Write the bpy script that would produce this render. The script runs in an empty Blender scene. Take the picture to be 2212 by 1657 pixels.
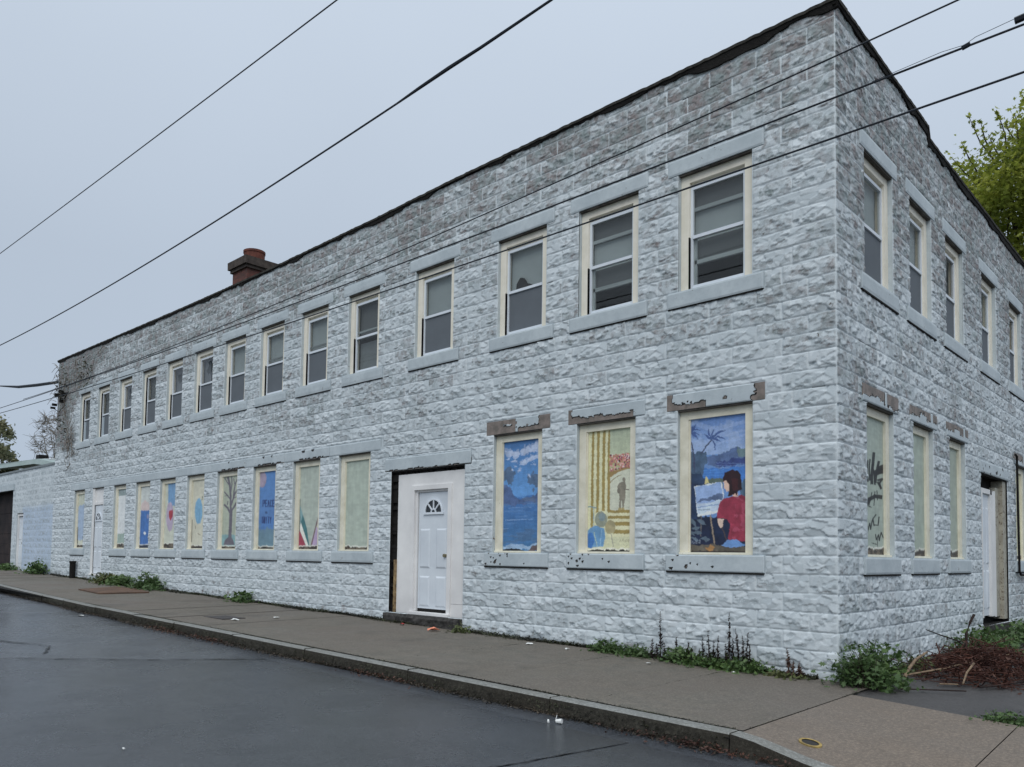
import bpy, math, random
import numpy as np
from mathutils import Matrix, Vector

# ------------------------------------------------------------------ camera, world, sun, exposure
scn = bpy.context.scene
COL = scn.collection
cam_data = bpy.data.cameras.new('camera')
cam = bpy.data.objects.new('camera', cam_data)
COL.objects.link(cam)
cam_data.sensor_width = 36.0
cam_data.sensor_fit = 'HORIZONTAL'
cam_data.lens = 1712.05 / 2212.0 * 36.0
cam_data.shift_x = 0.0
cam_data.shift_y = 0.1299
cam_data.clip_start = 0.05
cam_data.clip_end = 3000.0
FW = Vector((-0.68634774, 0.72553557, 0.05024863))
RT = Vector((0.72687944, 0.68661076, 0.01455838))
UPV = Vector((0.02393863, -0.04651681, 0.99863063))
M = Matrix.Identity(4)
for i in range(3):
    M[i][0] = RT[i]; M[i][1] = UPV[i]; M[i][2] = -FW[i]
CAM = Vector((3.268, -8.49, 1.263))
M.translation = CAM
cam.matrix_world = M
scn.camera = cam

SUN_EL, SUN_AZ = math.radians(50), math.radians(146)   # azimuth clockwise from +Y
world = bpy.data.worlds.new('World')
scn.world = world
world.use_nodes = True
wn = world.node_tree
wn.nodes.clear()
w_out = wn.nodes.new('ShaderNodeOutputWorld')
bg1 = wn.nodes.new('ShaderNodeBackground')
sky = wn.nodes.new('ShaderNodeTexSky')
sky.sky_type = 'NISHITA'
sky.sun_disc = False
sky.sun_elevation = SUN_EL
sky.sun_rotation = SUN_AZ
sky.air_density = 1.0; sky.dust_density = 4.0; sky.ozone_density = 1.0
bg1.inputs['Strength'].default_value = 0.05
wn.links.new(sky.outputs[0], bg1.inputs['Color'])
# even cloud deck over the clear sky: brighter towards the zenith
tc = wn.nodes.new('ShaderNodeTexCoord')
sep = wn.nodes.new('ShaderNodeSeparateXYZ')
wn.links.new(tc.outputs['Generated'], sep.inputs[0])
ramp = wn.nodes.new('ShaderNodeValToRGB')
wn.links.new(sep.outputs['Z'], ramp.inputs[0])
cr = ramp.color_ramp
cr.elements[0].position = 0.0; cr.elements[0].color = (0.48, 0.57, 0.69, 1)
cr.elements[1].position = 1.0; cr.elements[1].color = (1.25, 1.36, 1.45, 1)
e = cr.elements.new(0.32); e.color = (0.52, 0.605, 0.72, 1)
e = cr.elements.new(0.62); e.color = (0.66, 0.755, 0.88, 1)
nz = wn.nodes.new('ShaderNodeTexNoise'); nz.inputs['Scale'].default_value = 1.6
nz.inputs['Detail'].default_value = 4
wn.links.new(tc.outputs['Generated'], nz.inputs['Vector'])
mr = wn.nodes.new('ShaderNodeMapRange')
mr.inputs['From Min'].default_value = 0.3; mr.inputs['From Max'].default_value = 0.7
mr.inputs['To Min'].default_value = 0.97; mr.inputs['To Max'].default_value = 1.03
wn.links.new(nz.outputs['Fac'], mr.inputs['Value'])
bg2 = wn.nodes.new('ShaderNodeBackground')
wn.links.new(ramp.outputs[0], bg2.inputs['Color'])
wn.links.new(mr.outputs[0], bg2.inputs['Strength'])
mixs = wn.nodes.new('ShaderNodeMixShader'); mixs.inputs[0].default_value = 0.9
wn.links.new(bg1.outputs[0], mixs.inputs[1]); wn.links.new(bg2.outputs[0], mixs.inputs[2])
wn.links.new(mixs.outputs[0], w_out.inputs['Surface'])

sl = bpy.data.lights.new('sun', 'SUN'); sl.energy = 1.45; sl.angle = math.radians(40)
sl.color = (1.0, 0.97, 0.93)
sun = bpy.data.objects.new('sun', sl); COL.objects.link(sun)
sd = Vector((math.sin(SUN_AZ) * math.cos(SUN_EL), math.cos(SUN_AZ) * math.cos(SUN_EL), math.sin(SUN_EL)))
sun.rotation_euler = sd.to_track_quat('Z', 'Y').to_euler()
scn.view_settings.view_transform = 'Standard'
scn.view_settings.look = 'None'
scn.view_settings.gamma = 1.0
scn.view_settings.exposure = 0.0

# ------------------------------------------------------------------ helpers
rng = np.random.default_rng(7)
random.seed(7)
KALB = 0.80      # how bright a vertical white surface comes out

def lin(c):
    c = np.asarray(c, float) / 255.0
    return np.where(c <= 0.04045, c / 12.92, ((c + 0.055) / 1.055) ** 2.4)

def alb(c, k=KALB):
    return np.minimum(lin(c) / k, 0.9)

def col4(c, k=KALB):
    a = alb(c, k); return (float(a[0]), float(a[1]), float(a[2]), 1.0)

def new_mat(name):
    m = bpy.data.materials.new(name); m.use_nodes = True
    nt = m.node_tree; b = nt.nodes['Principled BSDF']
    return m, nt, b

def nnode(nt, t, **kw):
    n = nt.nodes.new(t)
    for k, v in kw.items():
        if k in n.inputs: n.inputs[k].default_value = v
        else: setattr(n, k, v)
    return n

def obj_coord(nt, gen='Object'):
    return nt.nodes.new('ShaderNodeTexCoord').outputs[gen]

def noise(nt, scale, detail=3.0, rough=0.6, vec=None, dist=0.0):
    n = nnode(nt, 'ShaderNodeTexNoise', Scale=scale, Detail=detail, Roughness=rough, Distortion=dist)
    nt.links.new(vec if vec is not None else obj_coord(nt), n.inputs['Vector'])
    return n.outputs['Fac']

def maprange(nt, val, a, b, c=0.0, d=1.0):
    n = nt.nodes.new('ShaderNodeMapRange')
    n.inputs['From Min'].default_value = a; n.inputs['From Max'].default_value = b
    n.inputs['To Min'].default_value = c; n.inputs['To Max'].default_value = d
    nt.links.new(val, n.inputs['Value']); return n.outputs[0]

def mixc(nt, fac, c1, c2):
    n = nt.nodes.new('ShaderNodeMix'); n.data_type = 'RGBA'
    for k, v in ((0, fac), (6, c1), (7, c2)):
        if isinstance(v, (float, int)): n.inputs[k].default_value = v
        elif isinstance(v, tuple): n.inputs[k].default_value = v
        else: nt.links.new(v, n.inputs[k])
    return n.outputs[2]

def math_n(nt, op, a, b):
    n = nt.nodes.new('ShaderNodeMath'); n.operation = op
    for k, v in ((0, a), (1, b)):
        if isinstance(v, (float, int)): n.inputs[k].default_value = v
        else: nt.links.new(v, n.inputs[k])
    return n.outputs[0]

def attr(nt, name, out='Fac'):
    n = nt.nodes.new('ShaderNodeAttribute'); n.attribute_name = name
    return n.outputs[out]

def bump(nt, b, h, dist=0.01, strength=0.5):
    n = nt.nodes.new('ShaderNodeBump')
    n.inputs['Distance'].default_value = dist; n.inputs['Strength'].default_value = strength
    nt.links.new(h, n.inputs['Height']); nt.links.new(n.outputs[0], b.inputs['Normal'])

def simple_mat(name, c, rough=0.7, var=0.12, scale=8.0, k=KALB, spec=0.3, c2=None, bmp=0.0, metal=0.0):
    m, nt, b = new_mat(name)
    f = maprange(nt, noise(nt, scale, 5), 0.3, 0.7)
    ca = col4(c, k)
    cb = col4(c2, k) if c2 is not None else tuple(x * (1 - var) for x in ca[:3]) + (1.0,)
    nt.links.new(mixc(nt, f, ca, cb), b.inputs['Base Color'])
    b.inputs['Roughness'].default_value = rough
    b.inputs['Specular IOR Level'].default_value = spec
    b.inputs['Metallic'].default_value = metal
    if bmp: bump(nt, b, noise(nt, scale * 6, 4), bmp, 0.6)
    return m

def tag(o, label=None, cat=None, group=None, kind=None):
    if label: o['label'] = label
    if cat: o['category'] = cat
    if group: o['group'] = group
    if kind: o['kind'] = kind
    return o

def empty(name, loc=(0, 0, 0), label=None, cat=None, group=None, parent=None):
    o = bpy.data.objects.new(name, None); COL.objects.link(o); o.location = loc
    o.empty_display_size = 0.2
    if parent: o.parent = parent; o.location = (0, 0, 0)
    return tag(o, label, cat, group)

def mesh_obj(name, verts, faces, mats, parent=None, mi=None, smooth=False, attrs=None, colors=None):
    """verts Nx3 array, faces: list of tuples or (M,3|4) array; coords in world space"""
    me = bpy.data.meshes.new(name)
    verts = np.asarray(verts, np.float32)
    if isinstance(faces, np.ndarray):
        nf, k = faces.shape
        me.vertices.add(len(verts)); me.vertices.foreach_set('co', verts.ravel())
        me.loops.add(nf * k); me.loops.foreach_set('vertex_index', faces.astype(np.int32).ravel())
        me.polygons.add(nf)
        me.polygons.foreach_set('loop_start', np.arange(0, nf * k, k, dtype=np.int32))
        me.polygons.foreach_set('loop_total', np.full(nf, k, np.int32))
        me.update(calc_edges=True)
    else:
        me.from_pydata(verts.tolist(), [], [tuple(int(i) for i in f) for f in faces]); me.update()
    if not isinstance(mats, (list, tuple)): mats = [mats]
    for m in mats: me.materials.append(m)
    if mi is not None: me.polygons.foreach_set('material_index', np.asarray(mi, np.int32))
    if smooth: me.polygons.foreach_set('use_smooth', np.ones(len(me.polygons), bool))
    if attrs:
        for k, v in attrs.items():
            a = me.attributes.new(k, 'FLOAT', 'POINT'); a.data.foreach_set('value', np.asarray(v, np.float32).ravel())
    if colors is not None:
        a = me.attributes.new('paint', 'FLOAT_COLOR', 'POINT')
        c = np.ones((len(verts), 4), np.float32); c[:, :3] = colors
        a.data.foreach_set('color', c.ravel())
    o = bpy.data.objects.new(name, me); COL.objects.link(o)
    if parent is not None: 
        o.parent = parent
        pw = parent_world(parent)
        o.location = -pw
    return o

def parent_world(p):
    v = Vector((0, 0, 0))
    while p is not None:
        v = v + p.location; p = p.parent
    return v

class MB:
    """mesh collector; P maps local (a, d, z) to world"""
    def __init__(s, P=None): s.v = []; s.f = []; s.mi = []; s.P = P or (lambda a, d, z: (a, d, z))
    def face(s, pts, m=0):
        n = len(s.v); s.v += [s.P(*p) for p in pts]; s.f.append(tuple(range(n, n + len(pts)))); s.mi.append(m)
    def box(s, a0, a1, d0, d1, z0, z1, m=0, jit=0.0):
        n = len(s.v)
        j = lambda: random.uniform(-jit, jit) if jit else 0.0
        for z in (z0, z1):
            for d in (d0, d1):
                for a in (a0, a1): s.v.append(s.P(a + j(), d + j(), z + j()))
        for q in ((0, 1, 3, 2), (4, 6, 7, 5), (0, 4, 5, 1), (2, 3, 7, 6), (0, 2, 6, 4), (1, 5, 7, 3)):
            s.f.append(tuple(n + i for i in q)); s.mi.append(m)
        return s
    def prism(s, poly, d0, d1, m=0):
        """poly in (a,z); extruded between d0 (outer) and d1"""
        n = len(s.v); k = len(poly)
        for d in (d0, d1):
            for a, z in poly: s.v.append(s.P(a, d, z))
        s.f.append(tuple(n + i for i in range(k))); s.f.append(tuple(n + k + i for i in range(k - 1, -1, -1)))
        s.mi += [m, m]
        for i in range(k):
            j = (i + 1) % k; s.f.append((n + i, n + k + i, n + k + j, n + j)); s.mi.append(m)
        return s
    def tube(s, pts, rad, seg=6, m=0, cap=True):
        pts = [Vector(p) for p in pts]; n0 = len(s.v); k = len(pts)
        if not isinstance(rad, (list, tuple, np.ndarray)): rad = [rad] * k
        ref = Vector((0.13, 0.27, 0.95))
        for i, p in enumerate(pts):
            t = (pts[min(i + 1, k - 1)] - pts[max(i - 1, 0)])
            if t.length < 1e-9: t = Vector((0, 0, 1))
            t.normalize()
            u = t.cross(ref)
            if u.length < 0.05: u = t.cross(Vector((1, 0, 0)))
            u.normalize(); w = t.cross(u)
            for q in range(seg):
                an = 2 * math.pi * q / seg
                x = p + (u * math.cos(an) + w * math.sin(an)) * float(rad[i])
                s.v.append((x.x, x.y, x.z))
        for i in range(k - 1):
            for q in range(seg):
                a = n0 + i * seg + q; b = n0 + i * seg + (q + 1) % seg
                s.f.append((a, b, b + seg, a + seg)); s.mi.append(m)
        if cap:
            s.f.append(tuple(n0 + q for q in range(seg - 1, -1, -1))); s.mi.append(m)
            s.f.append(tuple(n0 + (k - 1) * seg + q for q in range(seg))); s.mi.append(m)
        return s
    def build(s, name, mats, parent=None, smooth=False, bevel=0.0):
        o = mesh_obj(name, np.array(s.v), s.f, mats, parent, mi=s.mi, smooth=smooth)
        if bevel:
            b = o.modifiers.new('bevel', 'BEVEL'); b.width = bevel; b.segments = 2; b.limit_method = 'ANGLE'
        return o

def vnoise(shape, cells, seed, octaves=3):
    r = np.random.default_rng(seed); out = np.zeros(shape); amp = 1.0; tot = 0
    H, W = shape
    for o in range(octaves):
        ch = max(2, int(cells[0] * 2 ** o)); cw = max(2, int(cells[1] * 2 ** o))
        g = r.random((ch + 2, cw + 2))
        y = np.linspace(0, ch, H); x = np.linspace(0, cw, W)
        yi = np.minimum(y.astype(int), ch); xi = np.minimum(x.astype(int), cw)
        fy = y - yi; fx = x - xi; fy = fy * fy * (3 - 2 * fy); fx = fx * fx * (3 - 2 * fx)
        A = g[np.ix_(yi, xi)]; B = g[np.ix_(yi, xi + 1)]; Cc = g[np.ix_(yi + 1, xi)]; D = g[np.ix_(yi + 1, xi + 1)]
        fx_ = fx[None, :]; fy_ = fy[:, None]
        out += amp * ((A * (1 - fx_) + B * fx_) * (1 - fy_) + (Cc * (1 - fx_) + D * fx_) * fy_)
        tot += amp; amp *= 0.5
    return out / tot

def sstep(a, b, x):
    t = np.clip((x - a) / (b - a), 0, 1); return t * t * (3 - 2 * t)

# ------------------------------------------------------------------ levels
COURSE = 0.2046
LB, LT, UB, UT, ZTOP = 1.316, 3.10, 4.590, 6.087, 7.26
XL = -25.42          # left end of the two storey building
YR = 12.6            # depth of the building along the side street
def gz(x, y): return -0.018 * x + 0.01 * y      # pavement level
FRONT = lambda a, d, z: (a, d, z)
SIDE = lambda a, d, z: (-d, a, z)

UPX = [(-23.265, -22.42), (-21.765, -20.87), (-20.12, -19.25), (-18.524, -17.65), (-16.972, -16.08), (-15.407, -14.471),
       (-13.88, -12.93), (-12.271, -11.321), (-10.658, -9.716), (-9.043, -8.10), (-7.091, -6.13), (-5.129, -4.15), (-3.545, -2.561), (-1.953, -0.969)]
LOX = [(-23.46, -22.56), (-20.26, -19.38), (-18.695, -17.777), (-17.161, -16.258), (-15.607, -14.701), (-14.059, -13.12),
       (-12.424, -11.483), (-10.827, -9.866), (-9.239, -8.26), (-5.163, -4.19), (-3.552, -2.585), (-1.957, -0.963)]
SUX = [(0.85, 1.83), (2.48, 3.43), (4.12, 5.06), (6.16, 7.14), (8.15, 9.12), (10.2, 11.1)]
SLX = [(0.88, 1.80), (2.55, 3.42), (4.19, 5.05), (8.45, 9.4)]
DOOR1 = (-7.647, -5.796, 0.285, 2.70)
DOOR2 = (-21.90, -21.0, 0.55, 3.10)
DOOR3 = (5.95, 7.78, 0.25, 2.73)

# ------------------------------------------------------------------ materials
def wall_material():
    m, nt, b = new_mat('painted_rockface_block')
    wear_shade = attr(nt, 'wear_shade'); blue = attr(nt, 'blue'); blk = attr(nt, 'block')  # paint wear plus shade painted under ridges and in dishes
    n1 = noise(nt, 16, 5, 0.7); n2 = noise(nt, 1.3, 4, 0.6); n3 = noise(nt, 60, 4, 0.7)
    w = math_n(nt, 'ADD', wear_shade, math_n(nt, 'MULTIPLY', math_n(nt, 'SUBTRACT', n1, 0.5), 1.1))
    w = math_n(nt, 'ADD', w, math_n(nt, 'MULTIPLY', math_n(nt, 'SUBTRACT', n3, 0.5), 0.5))
    mask = maprange(nt, w, 0.30, 0.86)
    stone = mixc(nt, maprange(nt, noise(nt, 5, 4), 0.38, 0.62), col4((130, 141, 142)), col4((126, 119, 119)))
    stone = mixc(nt, maprange(nt, noise(nt, 27, 4), 0.45, 0.85), stone, col4((84, 86, 82)))
    paint = mixc(nt, maprange(nt, n2, 0.35, 0.65), col4((182, 190, 194)), col4((195, 202, 206)))
    paint = mixc(nt, maprange(nt, blk, 0, 1, 0, 0.35), paint, col4((156, 167, 172)))
    paint = mixc(nt, blue, paint, col4((150, 171, 198)))
    paint = mixc(nt, maprange(nt, n3, 0.55, 0.85, 0, 0.3), paint, col4((150, 158, 160)))
    paint = mixc(nt, maprange(nt, attr(nt, 'tone'), 0, 1, 0, 0.74), paint, col4((146, 156, 161)))  # uneven facet ageing plus painted shade below the ridges
    c = mixc(nt, mask, paint, stone)
    # small spots where paint has flaked off entirely
    sp = noise(nt, 9, 6, 0.75)
    fl = maprange(nt, math_n(nt, 'ADD', sp, math_n(nt, 'MULTIPLY', wear_shade, 0.09)), 0.705, 0.725)
    c = mixc(nt, fl, c, col4((82, 78, 74)))
    ck = attr(nt, 'crack')
    c = mixc(nt, maprange(nt, ck, 0.3, 0.7), c, (0.012, 0.012, 0.013, 1))
    lj = attr(nt, 'joint')
    c = mixc(nt, maprange(nt, lj, 0.3, 0.9, 0, 0.55), c, col4((116, 126, 132)))
    nt.links.new(c, b.inputs['Base Color'])
    b.inputs['Roughness'].default_value = 0.62; b.inputs['Specular IOR Level'].default_value = 0.35
    bump(nt, b, math_n(nt, 'ADD', n1, math_n(nt, 'MULTIPLY', n3, 0.4)), 0.008, 0.55)
    return m
M_WALL = wall_material()

def slab_material():
    """smooth painted cast stone with peeled patches (attribute peel)"""
    m, nt, b = new_mat('painted_cast_stone')
    peel = attr(nt, 'peel')
    n1 = noise(nt, 12, 5, 0.7); n2 = noise(nt, 2.0, 4)
    paint = mixc(nt, maprange(nt, n2, 0.35, 0.65), col4((158, 168, 173)), col4((174, 183, 187)))
    paint = mixc(nt, maprange(nt, n1, 0.45, 0.8, 0, 0.5), paint, col4((140, 150, 156)))
    raw = mixc(nt, maprange(nt, noise(nt, 7, 4), 0.4, 0.6), col4((122, 112, 106)), col4((96, 90, 84)))
    sp = maprange(nt, math_n(nt, 'ADD', noise(nt, 20, 5, 0.7), math_n(nt, 'MULTIPLY', noise(nt, 2.4, 2), 0.5)), 0.955, 0.975)
    c = mixc(nt, maprange(nt, peel, 0.45, 0.55), mixc(nt, sp, paint, col4((96, 90, 86))), raw)
    edge = attr(nt, 'dark')
    c = mixc(nt, maprange(nt, edge, 0.45, 0.6), c, (0.013, 0.012, 0.011, 1))
    nt.links.new(c, b.inputs['Base Color'])
    b.inputs['Roughness'].default_value = 0.6
    bump(nt, b, noise(nt, 40, 4), 0.003, 0.5)
    return m
M_SLAB = slab_material()

def cream_material(name, c1, c2, fl=0.70):
    m, nt, b = new_mat(name)
    c = mixc(nt, maprange(nt, noise(nt, 6, 4), 0.35, 0.65), col4(c1), col4(c2))
    sep = nt.nodes.new('ShaderNodeSeparateXYZ'); nt.links.new(obj_coord(nt), sep.inputs[0])
    fac = maprange(nt, math_n(nt, 'ADD', noise(nt, 22, 6, 0.75), maprange(nt, noise(nt, 1.7, 2), 0.4, 0.8, 0, 0.12)), fl, fl + 0.03)
    c = mixc(nt, fac, c, col4((88, 76, 64)))
    nt.links.new(c, b.inputs['Base Color']); b.inputs['Roughness'].default_value = 0.6
    bump(nt, b, noise(nt, 50, 4), 0.003, 0.4)
    return m
M_CREAM = cream_material('cream_frame_paint', (214, 209, 196), (204, 199, 184), 0.80)
M_CREAM_ROT = cream_material('cream_frame_paint_flaking', (210, 206, 190), (194, 190, 172), 0.72)
M_WHITE = simple_mat('white_vinyl', (200, 207, 214), 0.4, 0.08, 5)
M_DOORWHITE = simple_mat('white_door_paint', (200, 207, 213), 0.4, 0.10, 1.6, c2=(180, 187, 194))
M_TRIMWHITE = simple_mat('white_trim_paint', (214, 214, 213), 0.5, 0.12, 1.3, c2=(190, 190, 190))
M_DARK = simple_mat('interior_dark', (40, 44, 52), 0.9, 0.2, 4, k=1.0)
M_BLACK = simple_mat('dark_gap_shade', (26, 25, 24), 0.9, 0.3, 14, k=1.0)
M_SOFFIT = simple_mat('dark_soffit_concrete', (92, 88, 82), 0.85, 0.3, 9, c2=(52, 50, 47), k=1)  # darker than the side reveals
M_RAWWOOD = simple_mat('raw_wood', (150, 128, 92), 0.8, 0.3, 14, c2=(70, 54, 40))
M_SCREEN = simple_mat('insect_screen', (92, 98, 104), 0.8, 0.12, 3, k=0.8)
M_SHADE = simple_mat('grey_roller_shade', (126, 136, 142), 0.8, 0.2, 1.5, k=0.5)
M_SHADE2 = simple_mat('dusty_grey_blind', (104, 112, 118), 0.8, 0.15, 2, k=0.6)
M_STONE = simple_mat('dark_step_stone', (78, 76, 74), 0.75, 0.3, 16, c2=(30, 29, 28), k=1, bmp=0.02)
M_TAR = simple_mat('tar_coping', (74, 72, 66), 0.85, 0.3, 5, c2=(24, 23, 22), k=1, bmp=0.02)
M_TARB = simple_mat('torn_tar_edge', (34, 32, 30), 0.9, 0.4, 12, c2=(14, 13, 12), k=1, bmp=0.02)
M_BRICK = None

def glass_material(name, refl=0.2, tint=(1, 1, 1, 1)):
    m, nt, b = new_mat(name)
    nt.nodes.remove(b)
    out = nt.nodes['Material Output']
    tr = nt.nodes.new('ShaderNodeBsdfTransparent'); tr.inputs[0].default_value = tint
    gl = nt.nodes.new('ShaderNodeBsdfGlossy'); gl.inputs['Roughness'].default_value = 0.03
    fr = nt.nodes.new('ShaderNodeFresnel'); fr.inputs['IOR'].default_value = 1.6
    mx = nt.nodes.new('ShaderNodeMixShader')
    f = math_n(nt, 'ADD', math_n(nt, 'MULTIPLY', fr.outputs[0], 0.55), refl)
    ge = nt.nodes.new('ShaderNodeNewGeometry')
    f = math_n(nt, 'MULTIPLY', f, math_n(nt, 'SUBTRACT', 1.0, ge.outputs['Backfacing']))
    nt.links.new(f, mx.inputs[0]); nt.links.new(tr.outputs[0], mx.inputs[1]); nt.links.new(gl.outputs[0], mx.inputs[2])
    bp = nt.nodes.new('ShaderNodeBump'); bp.inputs['Distance'].default_value = 0.02; bp.inputs['Strength'].default_value = 0.03
    nt.links.new(noise(nt, 3, 2), bp.inputs['Height']); nt.links.new(bp.outputs[0], gl.inputs['Normal'])
    nt.links.new(mx.outputs[0], out.inputs['Surface'])
    return m
M_GLASS = glass_material('window_glass', 0.07, (0.9, 0.9, 0.88, 1))

def paint_material():
    m, nt, b = new_mat('mural_paint')
    c = attr(nt, 'paint', 'Color')
    n = nt.nodes.new('ShaderNodeMix'); n.data_type = 'RGBA'; n.blend_type = 'MULTIPLY'
    n.inputs[0].default_value = 1.0
    nt.links.new(c, n.inputs[6])
    nt.links.new(mixc(nt, maprange(nt, noise(nt, 9, 5), 0.35, 0.65), (1, 1, 1, 1), (0.88, 0.89, 0.9, 1)), n.inputs[7])
    nt.links.new(n.outputs[2], b.inputs['Base Color'])
    b.inputs['Roughness'].default_value = 0.55
    bump(nt, b, noise(nt, 70, 3), 0.002, 0.3)
    return m
M_MURAL = paint_material()

# ------------------------------------------------------------------ rock face templates
TU, TV = 122, 41
def rock_template(seed, style):
    """cast rock-face block: flat-ish chipped plates, a few scalloped undercuts, shallow dishes"""
    r = np.random.default_rng(seed)
    u = np.linspace(0, 0.61, TU)[None, :]; v = np.linspace(0, COURSE, TV)[:, None]
    U = np.broadcast_to(u, (TV, TU)); V = np.broadcast_to(v, (TV, TU))
    wob = 0.006 * (vnoise((TV, TU), (4, 12), seed + 50, 3) - 0.5) * 2
    de = np.minimum(np.minimum(U, 0.61 - U), np.minimum(V, COURSE - V))
    pil = sstep(0.001, 0.013, de + wob * 0.35)
    k = 40 if style == 1 else 22
    cx = r.uniform(0, 0.61, k); cy = r.uniform(0, COURSE, k)
    gx = r.uniform(-0.20, 0.20, k); gy = r.uniform(-0.30, 0.16, k); h0 = r.uniform(-0.003, 0.0035, k)
    Uw = U + wob * 1.5
    d2 = (Uw[..., None] - cx) ** 2 + ((V[..., None] - cy) * 1.5) ** 2
    idx = d2.argmin(-1)
    fac = h0[idx] + gx[idx] * (U - cx[idx]) + gy[idx] * (V - cy[idx])
    d2s = np.sort(d2, -1); crease = np.exp(-(np.sqrt(d2s[..., 1]) - np.sqrt(d2s[..., 0])) / 0.005)
    bow = 0.006 * np.sin(np.pi * np.clip(V / COURSE, 0, 1)) ** 0.6
    h = 0.012 + bow + fac - 0.0010 * crease
    cellv = r.uniform(0, 1, k)[idx]
    dirt_shade = 0.34 * (cellv > 0.6) + 0.16 * (cellv > 0.35) + 0.22 * crease * r.uniform(0.3, 1)  # random grime per facet, and shade painted into the creases
    tone = 0.75 * (r.uniform(0, 1, k)[idx] > 0.55) * r.uniform(0.4, 1, k)[idx]
    nsc = {0: 2, 1: 4, 2: 2}[style]
    for _ in range(nsc):
        L = r.uniform(0.09, 0.24) if style != 1 else r.uniform(0.06, 0.15)
        x0 = r.uniform(0.01, 0.60 - L); base = r.uniform(0.045, 0.15); uu = u[0]; ridge = np.full(TU, base)
        slope = r.uniform(-0.18, 0.10); x = x0
        while x < x0 + L:
            w = r.uniform(0.035, 0.09); c = base + slope * (x - x0) + r.uniform(-0.008, 0.008); dp = r.uniform(0.006, 0.020)
            q = (uu >= x) & (uu < x + w); t = (uu[q] - x) / w * 2 - 1
            ridge[q] = c - dp * np.sqrt(np.clip(1 - t * t, 0, 1)); x += w
        win = sstep(x0 - 0.004, x0 + 0.02, U) * sstep(x0 + L + 0.004, x0 + L - 0.02, U)
        rg = ridge[None, :] + wob * 0.5
        ab = sstep(-0.001, 0.003, V - rg)
        h = h + 0.010 * ab * np.exp(-np.clip(V - rg, 0, 1) / 0.055) * win - 0.004 * (1 - ab) * np.exp(-np.clip(rg - V, 0, 1) / 0.03) * win
        dirt_shade = dirt_shade + win * (0.75 * np.exp(-np.abs(V - rg + 0.005) / 0.0045) * (V < rg) + 0.30 * (1 - ab) * np.exp(-np.clip(rg - V, 0, 1) / 0.03))  # shade of the undercut painted in below each ridge, with some grime
        tone = tone + win * (0.8 * (1 - ab) * np.exp(-np.clip(rg - V, 0, 1) / 0.05)) - win * ab * np.exp(-np.clip(V - rg, 0, 1) / 0.010)  # painted shade below the ridge, painted highlight along its edge
        dirt_shade = dirt_shade - 0.30 * win * ab * np.exp(-np.clip(V - rg, 0, 1) / 0.012)  # lighter ridge edge, a painted highlight
    for _ in range(2 if style != 2 else 3):
        dx, dy, R = r.uniform(0.05, 0.56), r.uniform(0.04, 0.15), r.uniform(0.016, 0.040)
        q = np.sqrt(((U - dx) / 1.35) ** 2 + (V - dy) ** 2) / R + wob * 16
        ins = q < 1
        h = np.where(ins, h - 0.007 * (1 - q ** 2), h); dirt_shade = np.where(ins, dirt_shade + 0.28, dirt_shade); tone = np.where(ins, 0.9, tone); tone = np.where((q >= 1) & (q < 1.18), -0.2, tone)  # dish holds grime and painted shade, its rim painted lighter
    return h * pil, dirt_shade * sstep(0.0, 0.5, pil), np.clip(tone, 0, 1) * sstep(0.2, 0.8, pil)
TPL = [rock_template(11 + 7 * i, [0, 0, 1, 2, 0, 2, 1, 0, 2][i]) for i in range(9)]
TH = np.stack([t[0] for t in TPL]); TD = np.stack([t[1] for t in TPL]); TT = np.stack([t[2] for t in TPL])

def snap(arr, vals):
    arr = arr.copy()
    for v in vals:
        i = int(np.abs(arr - v).argmin()); arr[i] = v
    return arr

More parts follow.
